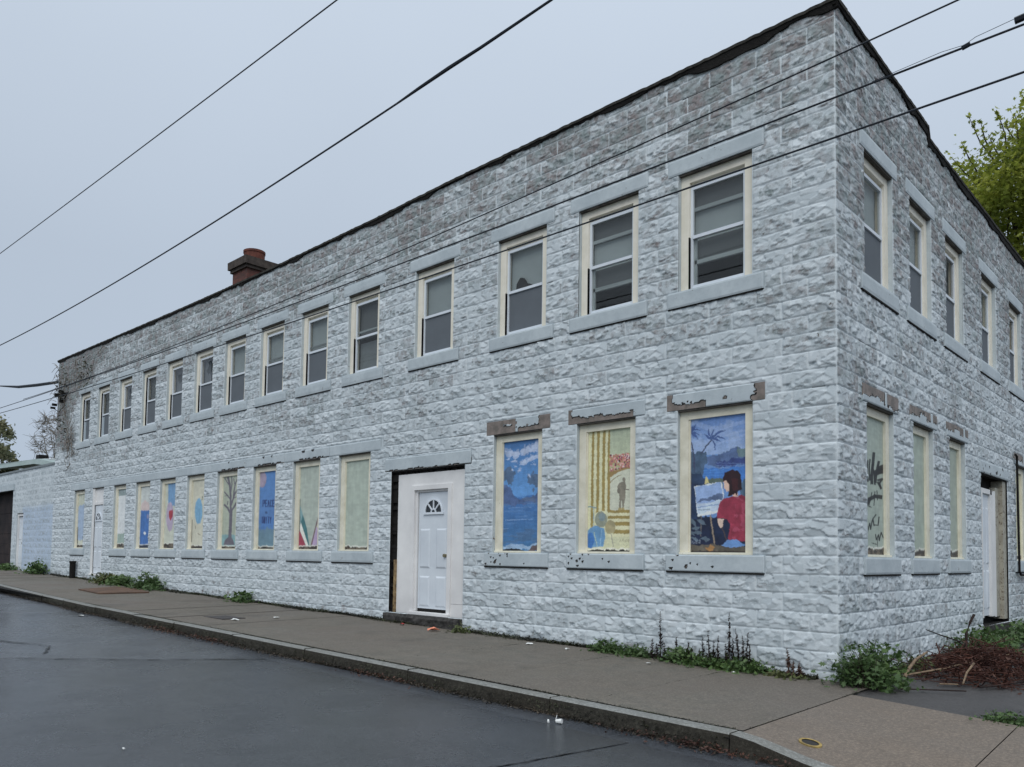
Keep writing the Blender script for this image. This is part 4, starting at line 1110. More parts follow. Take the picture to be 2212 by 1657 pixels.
a0, a1, z0, z1 = DOOR2
mb = MB(P); mb.box(a0 + .005, a0 + .14, .005, .12, z0, z1 - .01); mb.box(a1 - .09, a1 - .01, .02, .12, z0, z1 - .01); mb.box(a0 + .10, a1 - .09, .02, .12, 2.60, 2.68)
mb.box(a0 + .10, a1 - .09, .05, .12, 2.68, z1 - .01); mb.box(a0, a1, -.03, .12, z0 - .02, z0 + .03)
mb.build('door_frame', M_TRIMWHITE, B)
reveal(P, *DOOR2).build('reveal', [M_SLAB, M_SOFFIT], B)
dl = MB(P); dl.box(a0 + .145, a1 - .10, .045, .12, z0 + .04, 2.58); panels(dl, P, (a0 + a1) / 2, .68, [(z0 + .2, 1.25), (1.35, 1.95)], .045)
door = dl.build('door', M_DOORWHITE, B); door['label'] = 'narrow white far door under a blank white transom panel'
fanlight(P, (a0 + a1) / 2, 2.15, .20, .045, door)
slab('lintel', P, DBAND[0], DBAND[1], LT + .002, LT + COURSE - .004, .018, B, None, 701, .03)
gp = MB(P); gp.box(a0 + .14, a0 + .146, .03, .10, z0 + .04, 2.58); gp.build('door_gap', M_BLACK, B)

a0, a1, z0, z1 = DOOR3
P = SIDE
mb = MB(P); mb.box(a0 + .30, a0 + .38, .06, .16, z0 + .12, z1 - .22); mb.box(a0 + .38, a0 + 1.0, .06, .16, z1 - .30, z1 - .22); mb.box(a0 + .90, a0 + 1.03, .06, .16, z0 + .12, z1 - .22); mb.box(a0 + 1.035, a0 + 1.16, .065, .16, z0 + .12, z1 - .24); mb.box(a0 + 1.165, a0 + 1.28, .07, .16, z0 + .10, z1 - .22)
mb.build('door_frame', M_TRIMWHITE, B)
dl = MB(P); dl.box(a0 + .38, a0 + .92, .10, .14, z0 + .14, z1 - .30); panels(dl, P, a0 + .65, .54, [(z0 + .25, 1.15), (1.25, 2.2)], .10)
door = dl.build('door', M_DOORWHITE, B); door['label'] = 'narrow white side door with peeling cream boards beside it'
mb = MB(P)
for i in range(2): mb.box(a0 + 1.285 + i * .15, a0 + 1.43 + i * .15, .075 + .006 * (i % 2), .16, z0 + .1, z1 - .15)
mb.box(a1 - .25, a1 - .02, .02, .2, z0 + .05, z1 - .02)
mb.build('door_side_board', cream_material('cream_boards_peeling', (158, 155, 142), (136, 132, 120), .60), B)
reveal(P, *DOOR3, dd=.35).build('reveal', [M_BLACK, M_BLACK], B)
mb = MB(P); mb.box(a0, a1, .2, .24, z0, z1); mb.build('door_backing', M_BLACK, B)
slab('lintel', P, a0 - .1, a1 + .1, z1 + .003, z1 + .195, .03, B, lambda u, v, n: (n > .26).astype(float), 702, .02)
mb = MB(P); mb.box(a0 - .02, a1 + .02, -.06, .2, -.1, z0 - .005, jit=.01); mb.build('door_step', M_STONE, B)

# cable down the side wall and conduit round the far boarded window
mb = MB()
mb.tube([(0.06, 8.18, 3.24), (0.06, 8.30, 3.22), (0.06, 8.32, 2.2), (0.06, 8.36, 1.12), (0.06, 8.48, 1.06), (0.06, 9.2, 1.05)], .022)
mb.tube([(0.05, 9.55, 7.0), (0.05, 9.5, 6.2), (0.05, 9.62, 5.2), (0.05, 9.6, 4.2)], .012)
mb.build('conduit', M_BLACK, B)

# chimney
M_BRK, nt, b_ = new_mat('sooty_red_brick')
br = nt.nodes.new('ShaderNodeTexBrick'); br.inputs['Scale'].default_value = 5.0
br.inputs['Color1'].default_value = col4((116, 68, 58), 1); br.inputs['Color2'].default_value = col4((92, 56, 50), 1); br.inputs['Mortar'].default_value = col4((70, 62, 58), 1)
mp = nt.nodes.new('ShaderNodeMapping'); mp.inputs['Rotation'].default_value = (math.radians(90), 0, 0)
nt.links.new(obj_coord(nt), mp.inputs[0]); nt.links.new(mp.outputs[0], br.inputs['Vector'])
nt.links.new(mixc(nt, maprange(nt, noise(nt, 3, 4), .5, .75, 0, .7), br.outputs[0], (.03, .025, .022, 1)), b_.inputs['Base Color']); b_.inputs['Roughness'].default_value = .85
M_BRICK = M_BRK
ch = MB(); ch.box(-16.41, -15.64, 1.39, 2.17, 6.9, 8.64)
ch.build('chimney', M_BRICK, B)
cp = MB(); cp.box(-16.46, -15.59, 1.34, 2.22, 8.64, 8.72); cp.box(-16.51, -15.54, 1.29, 2.27, 8.72, 8.93, jit=.008)
chim = [o for o in B.children if o.name.startswith('chimney')][0]
cp.build('chimney_cap', simple_mat('sooty_concrete', (86, 78, 72), .85, .3, 7, c2=(52, 46, 44), k=1), chim)
pt = MB(); n0 = 20
ring = lambda r, z: [(-16.02 + r * math.cos(t), 1.78 + r * math.sin(t), z) for t in np.linspace(0, 2 * math.pi, n0, endpoint=False)]
R_ = [ring(.27, 8.9), ring(.27, 9.18), ring(.285, 9.19), ring(.285, 9.25), ring(.24, 9.26), ring(.24, 8.95)]
for a, b in zip(R_[:-1], R_[1:]):
    for i in range(n0): pt.face([a[i], a[(i + 1) % n0], b[(i + 1) % n0], b[i]])
pt.build('chimney_pot', simple_mat('terracotta', (116, 68, 56), .8, .3, 6, c2=(78, 46, 40), k=1), chim)

# downpipe stub in the pavement edge by the far door
dp = empty('pipe_stub', (-22.95, -.16, gz(-22.95, 0)), 'short black standpipe against the wall beside the far white door', 'pipe')
mb = MB(); mb.tube([(-22.95, -.13, .3), (-22.95, -.13, .9)], .085, 10); mb.build('pipe', M_BLACK, dp)
mb = MB(); mb.tube([(-22.95, -.13, .88), (-22.95, -.13, .93)], .10, 10); mb.build('collar', M_BLACK, dp)

# ------------------------------------------------------------------ low garage building to the left
G = empty('garage_building', (-32, 3, .4), 'low block garage with a blue painted wall section at the far left', 'building')
GDR = (-29.34, -28.60, .49, 2.55); GAR = (-35.0, -29.95, .2, 3.42)
xs = step_grid(-42.0, XL, .03, .0005, XL)
block_wall('wall', FRONT, G, xs, [GDR, GAR], [(-35.2, -29.8, 3.42, 3.64)], .1, 4.08, 303, .20, lambda X, Z: .02 + 0 * X + .25 * sstep(.7, .4, Z),
           lambda X, Z: sstep(-28.75, -28.65, X) * .55 * sstep(2.85, 2.65, Z + .1 * (vnoise(X.shape, (20, 40), 4, 2) - .5)), dz=COURSE / 8, crack=False)
mb = MB(); mb.box(-42, XL, -.03, .3, 4.06, 4.13); mb.box(-42, XL, .3, 9, 4.0, 4.06); mb.build('roof', simple_mat('grey_coping', (120, 128, 132), .8, .15, 5), G)
mb = MB(); mb.box(-42, -41.8, .0, 9, 0, 4); mb.box(-42, XL, 8.8, 9, 0, 4); mb.build('rear_wall', M_SLAB, G)
mb = MB(); mb.box(-35.2, -29.8, -.04, .2, 3.425, 3.64); mb.build('lintel', M_SLAB, G)
mb = MB()
for i in range(8): mb.box(-35.0, -29.95, .35 + .01 * (i % 2), .42, .3 + i * .39, .3 + i * .39 + .385)
gd = mb.build('garage_door', simple_mat('dark_rusty_door', (58, 48, 46), .8, .3, 2, c2=(22, 20, 24), k=1), G)
reveal(FRONT, *GAR, dd=.4).build('reveal', [M_BLACK, M_BLACK], G)
mb = MB(); mb.box(-30.9, -30.6, .30, .35, 1.9, 2.7); mb.build('rust_stain_plate', simple_mat('rust_red', (104, 30, 30), .8, .4, 3, k=1), gd)
a0, a1, z0, z1 = GDR
mb = MB(); mb.box(a0 + .01, a0 + .1, .02, .12, z0, z1 - .01); mb.box(a1 - .1, a1 - .01, .02, .12, z0, z1 - .01); mb.box(a0 + .1, a1 - .1, .02, .12, z1 - .1, z1 - .01); mb.build('door_frame', M_TRIMWHITE, G)
mb = MB(); mb.box(a0 + .1, a1 - .1, .07, .12, z0 + .02, z1 - .12); panels(mb, FRONT, (a0 + a1) / 2, .54, [(.75, 1.4), (1.6, 2.3)], .07)
d_ = mb.build('door', M_DOORWHITE, G)
mb = MB(); mb.box(a1 - .19, a1 - .15, .03, .07, 1.45, 1.52); mb.build('handle', M_BLACK, d_)
reveal(FRONT, *GDR).build('reveal', [M_SLAB, M_SOFFIT], G)

# green roofed shed beyond
S = empty('green_roofed_shed', (-50, 9, 4), 'long shed with pale green metal roof and dark deep eave behind the low garage', 'building')
mb = MB()
mb.face([(-70, 4.6, 6.90), (-70, 12, 8.0), (-46, 12, 6.9), (-45.3, 5.0, 6.22)]); mb.face([(-45.3, 5.0, 6.22), (-46, 12, 6.9), (-40.9, 12, 6.2), (-41.8, 5.0, 5.72)])
mb.face([(-70, 4.6, 6.55), (-45.5, 4.9, 5.95), (-45.3, 5.0, 6.22), (-70, 4.6, 6.90)]); mb.face([(-45.5, 4.9, 5.95), (-41.8, 4.95, 5.52), (-41.8, 5.0, 5.72), (-45.3, 5.0, 6.22)])
M_GROOF = simple_mat('green_metal_roof', (140, 152, 152), .5, .15, 1.2, c2=(122, 138, 134))
mb.build('roof', M_GROOF, S)
mb = MB(); mb.face([(-45.9, 5.4, 6.31), (-45.9, 9, 6.66), (-44.2, 9, 6.45), (-44.6, 5.4, 6.18)]); mb.build('roof_patch', simple_mat('white_roof_patch', (206, 210, 212), .5, .1, 3), S)
mb = MB(); mb.box(-70, -42.2, 6.2, 6.4, 0, 5.6); mb.box(-46.5, -42.2, 6.4, 11.5, 0, 5.5); mb.build('wall', simple_mat('dark_red_boards', (70, 44, 42), .8, .3, 2, c2=(46, 32, 32), k=1), S)
mb = MB(); mb.face([(-70, 4.7, 6.50), (-70, 6.2, 6.3), (-42, 6.2, 5.45), (-42, 5.0, 5.50)]); mb.build('soffit', M_BLACK, S)
mb = MB(); mb.box(-49.2, -48.6, 6.0, 6.5, 6.5, 6.82); mb.build('roof_vent', M_BLACK, S)

# ------------------------------------------------------------------ ground, road, pavement
def ground_mat(name, c1, c2, c3, scale, rough0, rough1, bmp, spots=None, k=1.0, spec=.5):
    m, nt, b = new_mat(name)
    big = noise(nt, .35, 5, .6); mid = noise(nt, scale, 5, .65); fine = noise(nt, 90, 3, .7); grit = noise(nt, 260, 2, .7)
    c = mixc(nt, maprange(nt, mid, .35, .68), col4(c1, k), col4(c2, k))
    c = mixc(nt, maprange(nt, big, .42, .62), c, col4(c3, k))
    c = mixc(nt, maprange(nt, fine, .3, .8, 0, .45), c, col4(tuple(x * .66 for x in c1), k))
    g2 = noise(nt, 42, 5, .85); c = mixc(nt, maprange(nt, g2, .50, .68, 0, .7), c, col4(tuple(min(255, x * 1.28) for x in c1), k)); c = mixc(nt, maprange(nt, g2, .5, .34, 0, .65), c, col4(tuple(x * .72 for x in c1), k))
    st = noise(nt, .9, 5, .7); c = mixc(nt, maprange(nt, st, .56, .70, 0, .45), c, col4(tuple(x * .7 for x in c2), k))
    if spots: c = mixc(nt, maprange(nt, grit, .64, .70, 0, .8), c, col4(spots, k))
    nt.links.new(c, b.inputs['Base Color'])
    r = maprange(nt, noise(nt, .8, 5, .65), .36, .62, rough0, rough1)
    nt.links.new(r, b.inputs['Roughness']); b.inputs['Specular IOR Level'].default_value = spec
    bump(nt, b, math_n(nt, 'ADD', fine, grit), bmp, .5)
    return m, nt, b
M_ROAD, _, _ = ground_mat('wet_asphalt', (78, 82, 88), (58, 62, 68), (68, 71, 76), 3, .12, .36, .004, (112, 116, 120))
M_PATCH, _, _ = ground_mat('wet_newer_asphalt', (64, 67, 72), (44, 47, 52), (52, 55, 60), 2.2, .10, .34, .003, (124, 128, 132))
M_WALK, nt, b_ = ground_mat('pavement_concrete', (112, 106, 97), (93, 91, 84), (104, 97, 90), 5, .55, .8, .004, (150, 146, 138), spec=.35)
M_WALK2, _, _ = ground_mat('brownish_concrete', (124, 112, 100), (108, 98, 89), (114, 106, 98), 5, .55, .75, .004, (156, 148, 138), spec=.35)
M_LOT, _, _ = ground_mat('old_dark_asphalt', (76, 74, 74), (64, 63, 64), (70, 68, 68), 4, .45, .7, .006, (112, 110, 108))
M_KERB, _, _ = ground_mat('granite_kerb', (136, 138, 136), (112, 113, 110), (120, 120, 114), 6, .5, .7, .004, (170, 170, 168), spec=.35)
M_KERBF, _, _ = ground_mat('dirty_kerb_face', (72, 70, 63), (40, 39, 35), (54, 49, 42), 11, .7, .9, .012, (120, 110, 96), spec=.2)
M_GROUND, _, _ = ground_mat('far_ground', (88, 92, 78), (76, 80, 66), (84, 82, 74), .5, .8, .95, .01, spec=.2)

def kerb_y(x):   # outer edge of the kerb
    if x > -13: return -2.98
    return -2.98 + .030 * (-13 - x) + .0012 * (-13 - x) ** 2
def walk_out_z(x):
    """pavement edge level, dropping at the driveway right of the corner"""
    return gz(x, kerb_y(x)) - .125 * float(sstep(.15, .75, np.array(x)))

def tagst(o): o['kind'] = 'structure'; return o
def sheet(name, mat, x0, x1, y0, y1, zf, nx=40, ny=8):
    X, Y = np.meshgrid(np.linspace(x0, x1, nx + 1), np.linspace(y0, y1, ny + 1)); Z = np.vectorize(zf)(X, Y)
    idx = np.arange(X.size).reshape(X.shape)
    q = np.stack([idx[:-1, :-1], idx[:-1, 1:], idx[1:, 1:], idx[1:, :-1]], -1).reshape(-1, 4)
    return tagst(mesh_obj(name, np.stack([X, Y, Z], -1).reshape(-1, 3), q, mat, None, smooth=True))
gzc = lambda x: -0.018 * max(min(x, 60), -90)
sheet('ground', M_GROUND, -1500, 1500, -1500, 1500, lambda x, y: gzc(x) - .35 if abs(x) < 200 else (1.27 if x < 0 else -1.43), 300, 60)
sheet('road', M_ROAD, -90, 45, -13.5, -2.2, lambda x, y: gz(x, -3) - .150 + .012 * (y + 3) * (1 if y > -7 else 0) - (.048 if y <= -7 else 0) + .010 * min(0, y + 7) * -1, 120, 16)
sheet('far_verge', M_GROUND, -90, 45, -60, -13.4, lambda x, y: gz(x, -3) - .08, 20, 4)
def roadz(x, y): return gz(x, -3) - .150 + (.012 * (y + 3) if y > -7 else -.048 - .010 * (y + 7))
# newer patches of asphalt laid on the road
def patch(name, poly, lift, mat):
    mb = MB(); mb.face([(x, y, roadz(x, y) + lift) for x, y in poly]); o = mb.build(name, mat)
    bm_sub(o, 6); me = o.data
    for v in me.vertices: v.co.z = roadz(v.co.x, v.co.y) + lift
    return tagst(o)
def bm_sub(o, n):
    import bmesh
    bm = bmesh.new(); bm.from_mesh(o.data); bmesh.ops.triangulate(bm, faces=bm.faces[:])
    for _ in range(3): bmesh.ops.subdivide_edges(bm, edges=bm.edges[:], cuts=1, use_grid_fill=True)
    bm.to_mesh(o.data); bm.free()
patch('road_patch', [(-9.2, -7.2), (-7.8, -5.6), (-6.72, -4.45), (-5.9, -3.3), (-.35, -3.3), (-.62, -4.7), (-.78, -7.2)], .006, M_PATCH)
patch('road_patch', [(-.74, -7.2), (-.58, -4.7), (-.30, -3.3), (6, -3.3), (6, -7.2)], .010, M_PATCH)
patch('road_patch', [(-9.2, -7.24), (6, -7.24), (6, -13), (-9.2, -13)], .008, M_PATCH)
# cracks: thin tar filled lines
def crack(pts, w=.018, seed=0, mat=M_BLACK, zf=None, lift=.013):
    r = random.Random(seed); P2 = []
    for (x0, y0), (x1, y1) in zip(pts[:-1], pts[1:]):
        n = max(2, int(math.hypot(x1 - x0, y1 - y0) / .12))
        for i in range(n): t = i / n; P2.append((x0 + (x1 - x0) * t + r.uniform(-.02, .02), y0 + (y1 - y0) * t + r.uniform(-.02, .02)))
    P2.append(pts[-1]); mb = MB(); zf = zf or roadz
    for (x0, y0), (x1, y1) in zip(P2[:-1], P2[1:]):
        L = math.hypot(x1 - x0, y1 - y0) or 1; wn2 = w * r.uniform(.25, 1.0); nx, ny = -(y1 - y0) / L * wn2 / 2, (x1 - x0) / L * wn2 / 2
        mb.face([(x0 + nx, y0 + ny, zf(x0, y0) + lift), (x0 - nx, y0 - ny, zf(x0, y0) + lift), (x1 - nx, y1 - ny, zf(x1, y1) + lift), (x1 + nx, y1 + ny, zf(x1, y1) + lift)])
    return mb
mb = crack([(-1.95, -6.37), (-1.75, -6.35)], .05, 1)
for k in ([(-9.2, -6.9), (-7.78, -5.58), (-6.7, -4.42), (-5.85, -3.3)], [(-.74, -6.2), (-.60, -4.7), (-.33, -3.35)], [(-10, -5.4), (-8.7, -4.9), (-8.0, -5.2)]):
    m2 = crack(k, .045 if k[0][0] < -9 else .024, 5); n = len(mb.v); mb.v += m2.v; mb.f += [tuple(i + n for i in f) for f in m2.f]; mb.mi += m2.mi
tagst(mb.build('road_cracks', simple_mat('tar_seal', (34, 34, 36), .5, .2, 5, k=1)))

# pavement: slabs of 1.5 m with open joints
JX = [.37 - 1.5 * k for k in range(0, 40)]
wb = MB()
rj = random.Random(4)
def walk_quad(mb, x0, x1, y0f, y1f, zf, n=6, m=0):
    for i in range(n):
        xa, xb = x0 + (x1 - x0) * i / n, x0 + (x1 - x0) * (i + 1) / n
        for j in range(6):
            ya0, ya1 = y0f(xa) + (y1f(xa) - y0f(xa)) * j / 6, y0f(xa) + (y1f(xa) - y0f(xa)) * (j + 1) / 6
            yb0, yb1 = y0f(xb) + (y1f(xb) - y0f(xb)) * j / 6, y0f(xb) + (y1f(xb) - y0f(xb)) * (j + 1) / 6
            mb.face([(xa, ya0, zf(xa, ya0)), (xb, yb0, zf(xb, yb0)), (xb, yb1, zf(xb, yb1)), (xa, ya1, zf(xa, ya1))], m)
for k in range(len(JX) - 1):
    x1, x0 = JX[k], JX[k + 1]
    if x0 < -48: break
    tilt = rj.uniform(-.004, .004)
    walk_quad(wb, x0 + .007, x1 - .007, lambda x: kerb_y(x) + .155, lambda x: .02, lambda x, y, t=tilt, xm=(x0 + x1) / 2: gz(x, y) + t * (x - xm), 3)
wb.box(-48, .37, -2.9, .02, -.4, -.39)
tagst(wb.build('sidewalk', M_WALK))
# bed under the joints
sheet('joint_bed', M_BLACK, -48, .40, -2.9, .03, lambda x, y: gz(x, y) - .022, 30, 2)
# driveway apron right of the corner
ap = MB()
def apz(x, y): 
    t = (y - (-.75)) / (-2.98 + .75); return gz(x, y) - .125 * max(0, min(1, t)) * float(sstep(.3, 1.2, np.array(x)))
walk_quad(ap, .378, 1.796, lambda x: -2.86 - .06 * (x - .37), lambda x: -.66 - .18 * (x - .37), apz, 8)
walk_quad(ap, 1.804, 3.4, lambda x: -2.95, lambda x: -.92 + 0 * x, apz, 4)
walk_quad(ap, 3.42, 9.0, lambda x: -2.95, lambda x: -.92 + 0 * x, apz, 4)
tagst(ap.build('driveway_apron', M_WALK2))
sheet('apron_bed', M_BLACK, .3, 9, -3.0, -.5, lambda x, y: apz(x, y) - .03, 20, 8)
sheet('lot', M_LOT, .0, 30, -1.05, 40, lambda x, y: gz(min(x, 8), y) - .018 if y > -.6 else gz(min(x, 8), y) - .03, 40, 60)
# lot asphalt fills up to the apron edge
# kerb stones
kb = MB(); rk = random.Random(9)
x = .34; 
while x > -48:
    L = rk.uniform(1.5, 2.1); xa = x - L; n = 6; dz_ = rk.uniform(-.006, .006); dy_ = rk.uniform(-.008, .008)
    for i in range(n):
        a, b = xa + .006 + (L - .012) * i / n, xa + .006 + (L - .012) * (i + 1) / n
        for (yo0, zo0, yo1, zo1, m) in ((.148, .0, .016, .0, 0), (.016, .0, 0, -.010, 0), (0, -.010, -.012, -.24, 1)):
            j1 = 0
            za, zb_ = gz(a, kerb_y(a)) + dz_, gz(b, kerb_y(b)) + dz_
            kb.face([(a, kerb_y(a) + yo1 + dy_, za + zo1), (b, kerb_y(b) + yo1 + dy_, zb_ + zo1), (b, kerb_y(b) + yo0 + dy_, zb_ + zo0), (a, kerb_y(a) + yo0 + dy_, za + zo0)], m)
    kb.face([(x - .006, kerb_y(x) + .148, gz(x, -3)), (x - .006, kerb_y(x), gz(x, -3)), (x - .006, kerb_y(x) - .012, gz(x, -3) - .24), (x - .006, kerb_y(x) + .148, gz(x, -3) - .24)], 1)
    x = xa
for (xa, xb) in ((.36, 1.3), (1.31, 3.1), (3.12, 5)):    # dropped kerb at the driveway
    for i in range(5):
        a, b = xa + (xb - xa) * i / 5, xa + (xb - xa) * (i + 1) / 5
        f = lambda x: -3.0 - .045 * (x - .36)
        kb.face([(a, f(a) - .02, apz(a, -2.98) + .005), (b, f(b) - .02, apz(b, -2.98) + .005), (b, f(b) + .13, apz(b, -2.9) + .006), (a, f(a) + .13, apz(a, -2.9) + .006)], 0)
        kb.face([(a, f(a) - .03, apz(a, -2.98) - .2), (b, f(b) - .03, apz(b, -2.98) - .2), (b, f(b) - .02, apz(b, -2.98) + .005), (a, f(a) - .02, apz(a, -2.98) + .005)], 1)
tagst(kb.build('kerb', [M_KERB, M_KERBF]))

# ------------------------------------------------------------------ covers and litter
cv_ = empty('round_utility_cover', (.79, -2.6, 0), 'small round dark cover with worn yellow ring set in the driveway apron', 'utility cover')
def disc(mb, cx, cy, r0, r1, z0f, lift, seg=24, m=0):
    for i in range(seg):
        t0, t1 = 2 * math.pi * i / seg, 2 * math.pi * (i + 1) / seg
        pts = [(cx + r1 * math.cos(t0), cy + r1 * math.sin(t0)), (cx + r1 * math.cos(t1), cy + r1 * math.sin(t1)), (cx + r0 * math.cos(t1), cy + r0 * math.sin(t1)), (cx + r0 * math.cos(t0), cy + r0 * math.sin(t0))]
        if r0 == 0: pts = pts[:3]
        mb.face([(x, y, z0f(x, y) + lift) for x, y in pts], m)
        if r0 > 0: mb.face([(pts[0][0], pts[0][1], z0f(*pts[0]) - .01), (pts[1][0], pts[1][1], z0f(*pts[1]) - .01), (pts[1][0], pts[1][1], z0f(*pts[1]) + lift), (pts[0][0], pts[0][1], z0f(*pts[0]) + lift)], m)
mb = MB(); disc(mb, .79, -2.6, .062, .082, apz, .012); mb.build('ring', simple_mat('worn_yellow_ring', (186, 160, 96), .6, .35, 12, c2=(84, 74, 50), k=1), cv_)
mb = MB(); disc(mb, .79, -2.6, 0, .062, apz, .007); mb.build('lid', simple_mat('cast_iron', (52, 50, 48), .6, .3, 30, k=1), cv_)
mb = MB(); mb.box(-9.95, -9.25, -2.18, -1.78, gz(-9.6, -2) - .02, gz(-9.6, -2) + .008); o = mb.build('rectangular_cover', simple_mat('dull_iron', (70, 66, 66), .6, .2, 12, k=1)); tag(o, 'dark rectangular service cover lying in the pavement near the kerb', 'utility cover')
mb = MB(); mb.prism([(0, 0)] * 3, 0, 0) if False else None
mb = MB()
rp = [(-17.5, -1.72), (-15.9, -1.80), (-15.75, -.75), (-16.9, -.52), (-18.0, -.60)]
tp = [(x, y, gz(x, y) + .022 + random.uniform(0, .012)) for x, y in rp]; bt = [(x, y, gz(x, y) + .004) for x, y in rp]
mb.face(tp)
for i in range(5): j = (i + 1) % 5; mb.face([bt[i], bt[j], tp[j], tp[i]])
o = mb.build('rusty_plate', simple_mat('rust', (112, 88, 72), .85, .3, 3, c2=(78, 64, 56), k=1)); tag(o, 'rusty brown steel plate lying on the far pavement', 'steel plate')
M_PAPER = simple_mat('paper', (206, 208, 206), .7, .1, 30)
def scrap(name, x, y, r, zf, mat, label, cat, seed, h=.02):
    rr = random.Random(seed); mb = MB(); pts = []
    for i in range(9):
        t = 2 * math.pi * i / 9; q = r * rr.uniform(.5, 1.1); pts.append((x + q * math.cos(t) * 1.5, y + q * math.sin(t), zf(x, y) + .006 + rr.uniform(0, h)))
    c = (x, y, zf(x, y) + h * 1.3)
    for i in range(9): mb.face([pts[i], pts[(i + 1) % 9], c])
    mb.face(pts[::-1]); o = mb.build(name, mat); return tag(o, label, cat)
scrap('napkin', -5.98, -.42, .085, gz, simple_mat('orange_paper', (226, 140, 112), .7, .15, 20), 'crumpled orange paper on the pavement below the entrance step', 'litter', 1, .05)
scrap('wrapper', -6.9, -.30, .04, gz, simple_mat('red_wrapper', (150, 60, 60), .6, .2, 20), 'small dull red wrapper against the entrance step', 'litter', 2, .03)
for k, (x, y, r, zf, lab) in enumerate([(-4.0, -.42, .045, gz, 'flattened pale wrapper at the wall foot between entrance and corner'), (-3.35, -.42, .03, gz, 'smaller white scrap at the wall foot'), (-1.95, -.62, .03, gz, 'white scrap on the pavement before the dark weeds'),
                                        (-.98, -.42, .022, gz, 'tiny white scrap under the green weeds'), (-9.0, -1.35, .06, gz, 'white paper strip lying beyond the rectangular cover'), (-9.1, -2.05, .07, gz, 'pale paper beside the rectangular cover'),
                                        (-12.6, -3.25, .06, roadz, 'white crumpled paper in the far gutter'), (1.05, 1.9, .03, lambda x, y: gz(x, y) - .01, 'white scrap on the side lot beside the brush pile'), (-2.7, -6.2, .013, roadz, 'tiny white scrap on the road crack')]):
    scrap('paper_scrap', x, y, r, zf, M_PAPER, lab, 'litter', 10 + k)
cup = empty('crushed_cup', (-1.2, -3.3, roadz(-1.2, -3.3)), 'crushed white cup lying in the gutter by the kerb', 'litter')
z = roadz(-1.2, -3.25)
mb = MB(); mb.tube([(-1.16, -3.22, z + .02), (-1.13, -3.21, z + .022), (-1.11, -3.205, z + .024)], [.016, .020, .021], 9); mb.build('cup_body', M_PAPER, cup)
mb = MB(); mb.tube([(-1.22, -3.26, z + .015), (-1.21, -3.255, z + .016)], [.019, .016], 9); mb.tube([(-1.17, -3.22, z + .02), (-1.16, -3.21, z + .07)], .003, 5); mb.build('cup_lid', M_PAPER, cup)

# ------------------------------------------------------------------ vegetation
def leaf_mat(name, c1, c2, c3, tr=.25):
    m, nt, b = new_mat(name)
    oi = nt.nodes.new('ShaderNodeNewGeometry')
    c = mixc(nt, maprange(nt, oi.outputs['Random Per Island'], 0, 1), c1, c2)
    c = mixc(nt, maprange(nt, noise(nt, 1.1, 3), .42, .62), c, c3)
    nt.links.new(c, b.inputs['Base Color']); b.inputs['Roughness'].default_value = .5
    b.inputs['Specular IOR Level'].default_value = .35
    t = nt.nodes.new('ShaderNodeBsdfTranslucent'); nt.links.new(c, t.inputs[0])
    mx = nt.nodes.new('ShaderNodeMixShader'); mx.inputs[0].default_value = tr
    nt.links.new(b.outputs[0], mx.inputs[1]); nt.links.new(t.outputs[0], mx.inputs[2]); nt.links.new(mx.outputs[0], nt.nodes['Material Output'].inputs[0])
    return m
M_MAPLE = leaf_mat('maple_leaves', (.29, .34, .05, 1), (.42, .44, .09, 1), (.18, .23, .04, 1), .55)
M_WEED = leaf_mat('weed_leaves', (.055, .11, .035, 1), (.12, .19, .06, 1), (.07, .12, .045, 1), .25)
M_WEEDY = leaf_mat('yellowing_weed_leaves', (.09, .11, .04, 1), (.14, .15, .06, 1), (.07, .10, .035, 1), .2)
M_DEADLEAF = leaf_mat('dead_red_brown_leaves', (.060, .024, .016, 1), (.10, .042, .026, 1), (.038, .016, .012, 1), .1)
M_OLIVE = leaf_mat('olive_leaves', (.22, .22, .13, 1), (.30, .29, .17, 1), (.16, .17, .10, 1), .4)
M_BARK = simple_mat('bark', (74, 68, 60), .9, .3, 14, c2=(44, 40, 36), k=1)
M_DRY = simple_mat('dry_stem', (58, 46, 42), .9, .3, 20, c2=(34, 28, 28), k=1)
M_TWIG = simple_mat('grey_twig', (140, 134, 126), .9, .3, 20, c2=(84, 78, 72), k=1)
M_STICK = simple_mat('bleached_stick', (146, 126, 104), .85, .25, 20, c2=(92, 78, 64), k=1)

def leaves(name, C_, size, mat, parent, seed, up=.5, fold=.25, lobed=False):
    """many leaf-sized folded faces; C_ Nx3 centres, size N"""
    r = np.random.default_rng(seed); n = len(C_); size = np.broadcast_to(size, n)
    nrm = r.standard_normal((n, 3)); nrm[:, 2] = np.abs(nrm[:, 2]) + up; nrm /= np.linalg.norm(nrm, axis=1)[:, None]
    t = r.standard_normal((n, 3)); t -= (t * nrm).sum(1)[:, None] * nrm; t /= np.linalg.norm(t, axis=1)[:, None]
    b = np.cross(nrm, t); s = size[:, None]
    if lobed:
        ang = [(-1.0, 0), (-.35, .22), (-.25, .62), (.12, .30), (.35, .55), (.5, .2), (1.0, 0), (.5, -.2), (.35, -.55), (.12, -.30), (-.25, -.62), (-.35, -.22)]
    else:
        ang = [(-1, 0), (-.3, .42), (.35, .36), (1, 0), (.35, -.36), (-.3, -.42)]
    k = len(ang)
    V = np.stack([C_ + t * s * a + b * s * w - nrm * s * fold * abs(w) * 1.3 for a, w in ang], 1).reshape(-1, 3)
    F = np.arange(n * k).reshape(n, k)
    return mesh_obj(name, V, F, mat, parent)

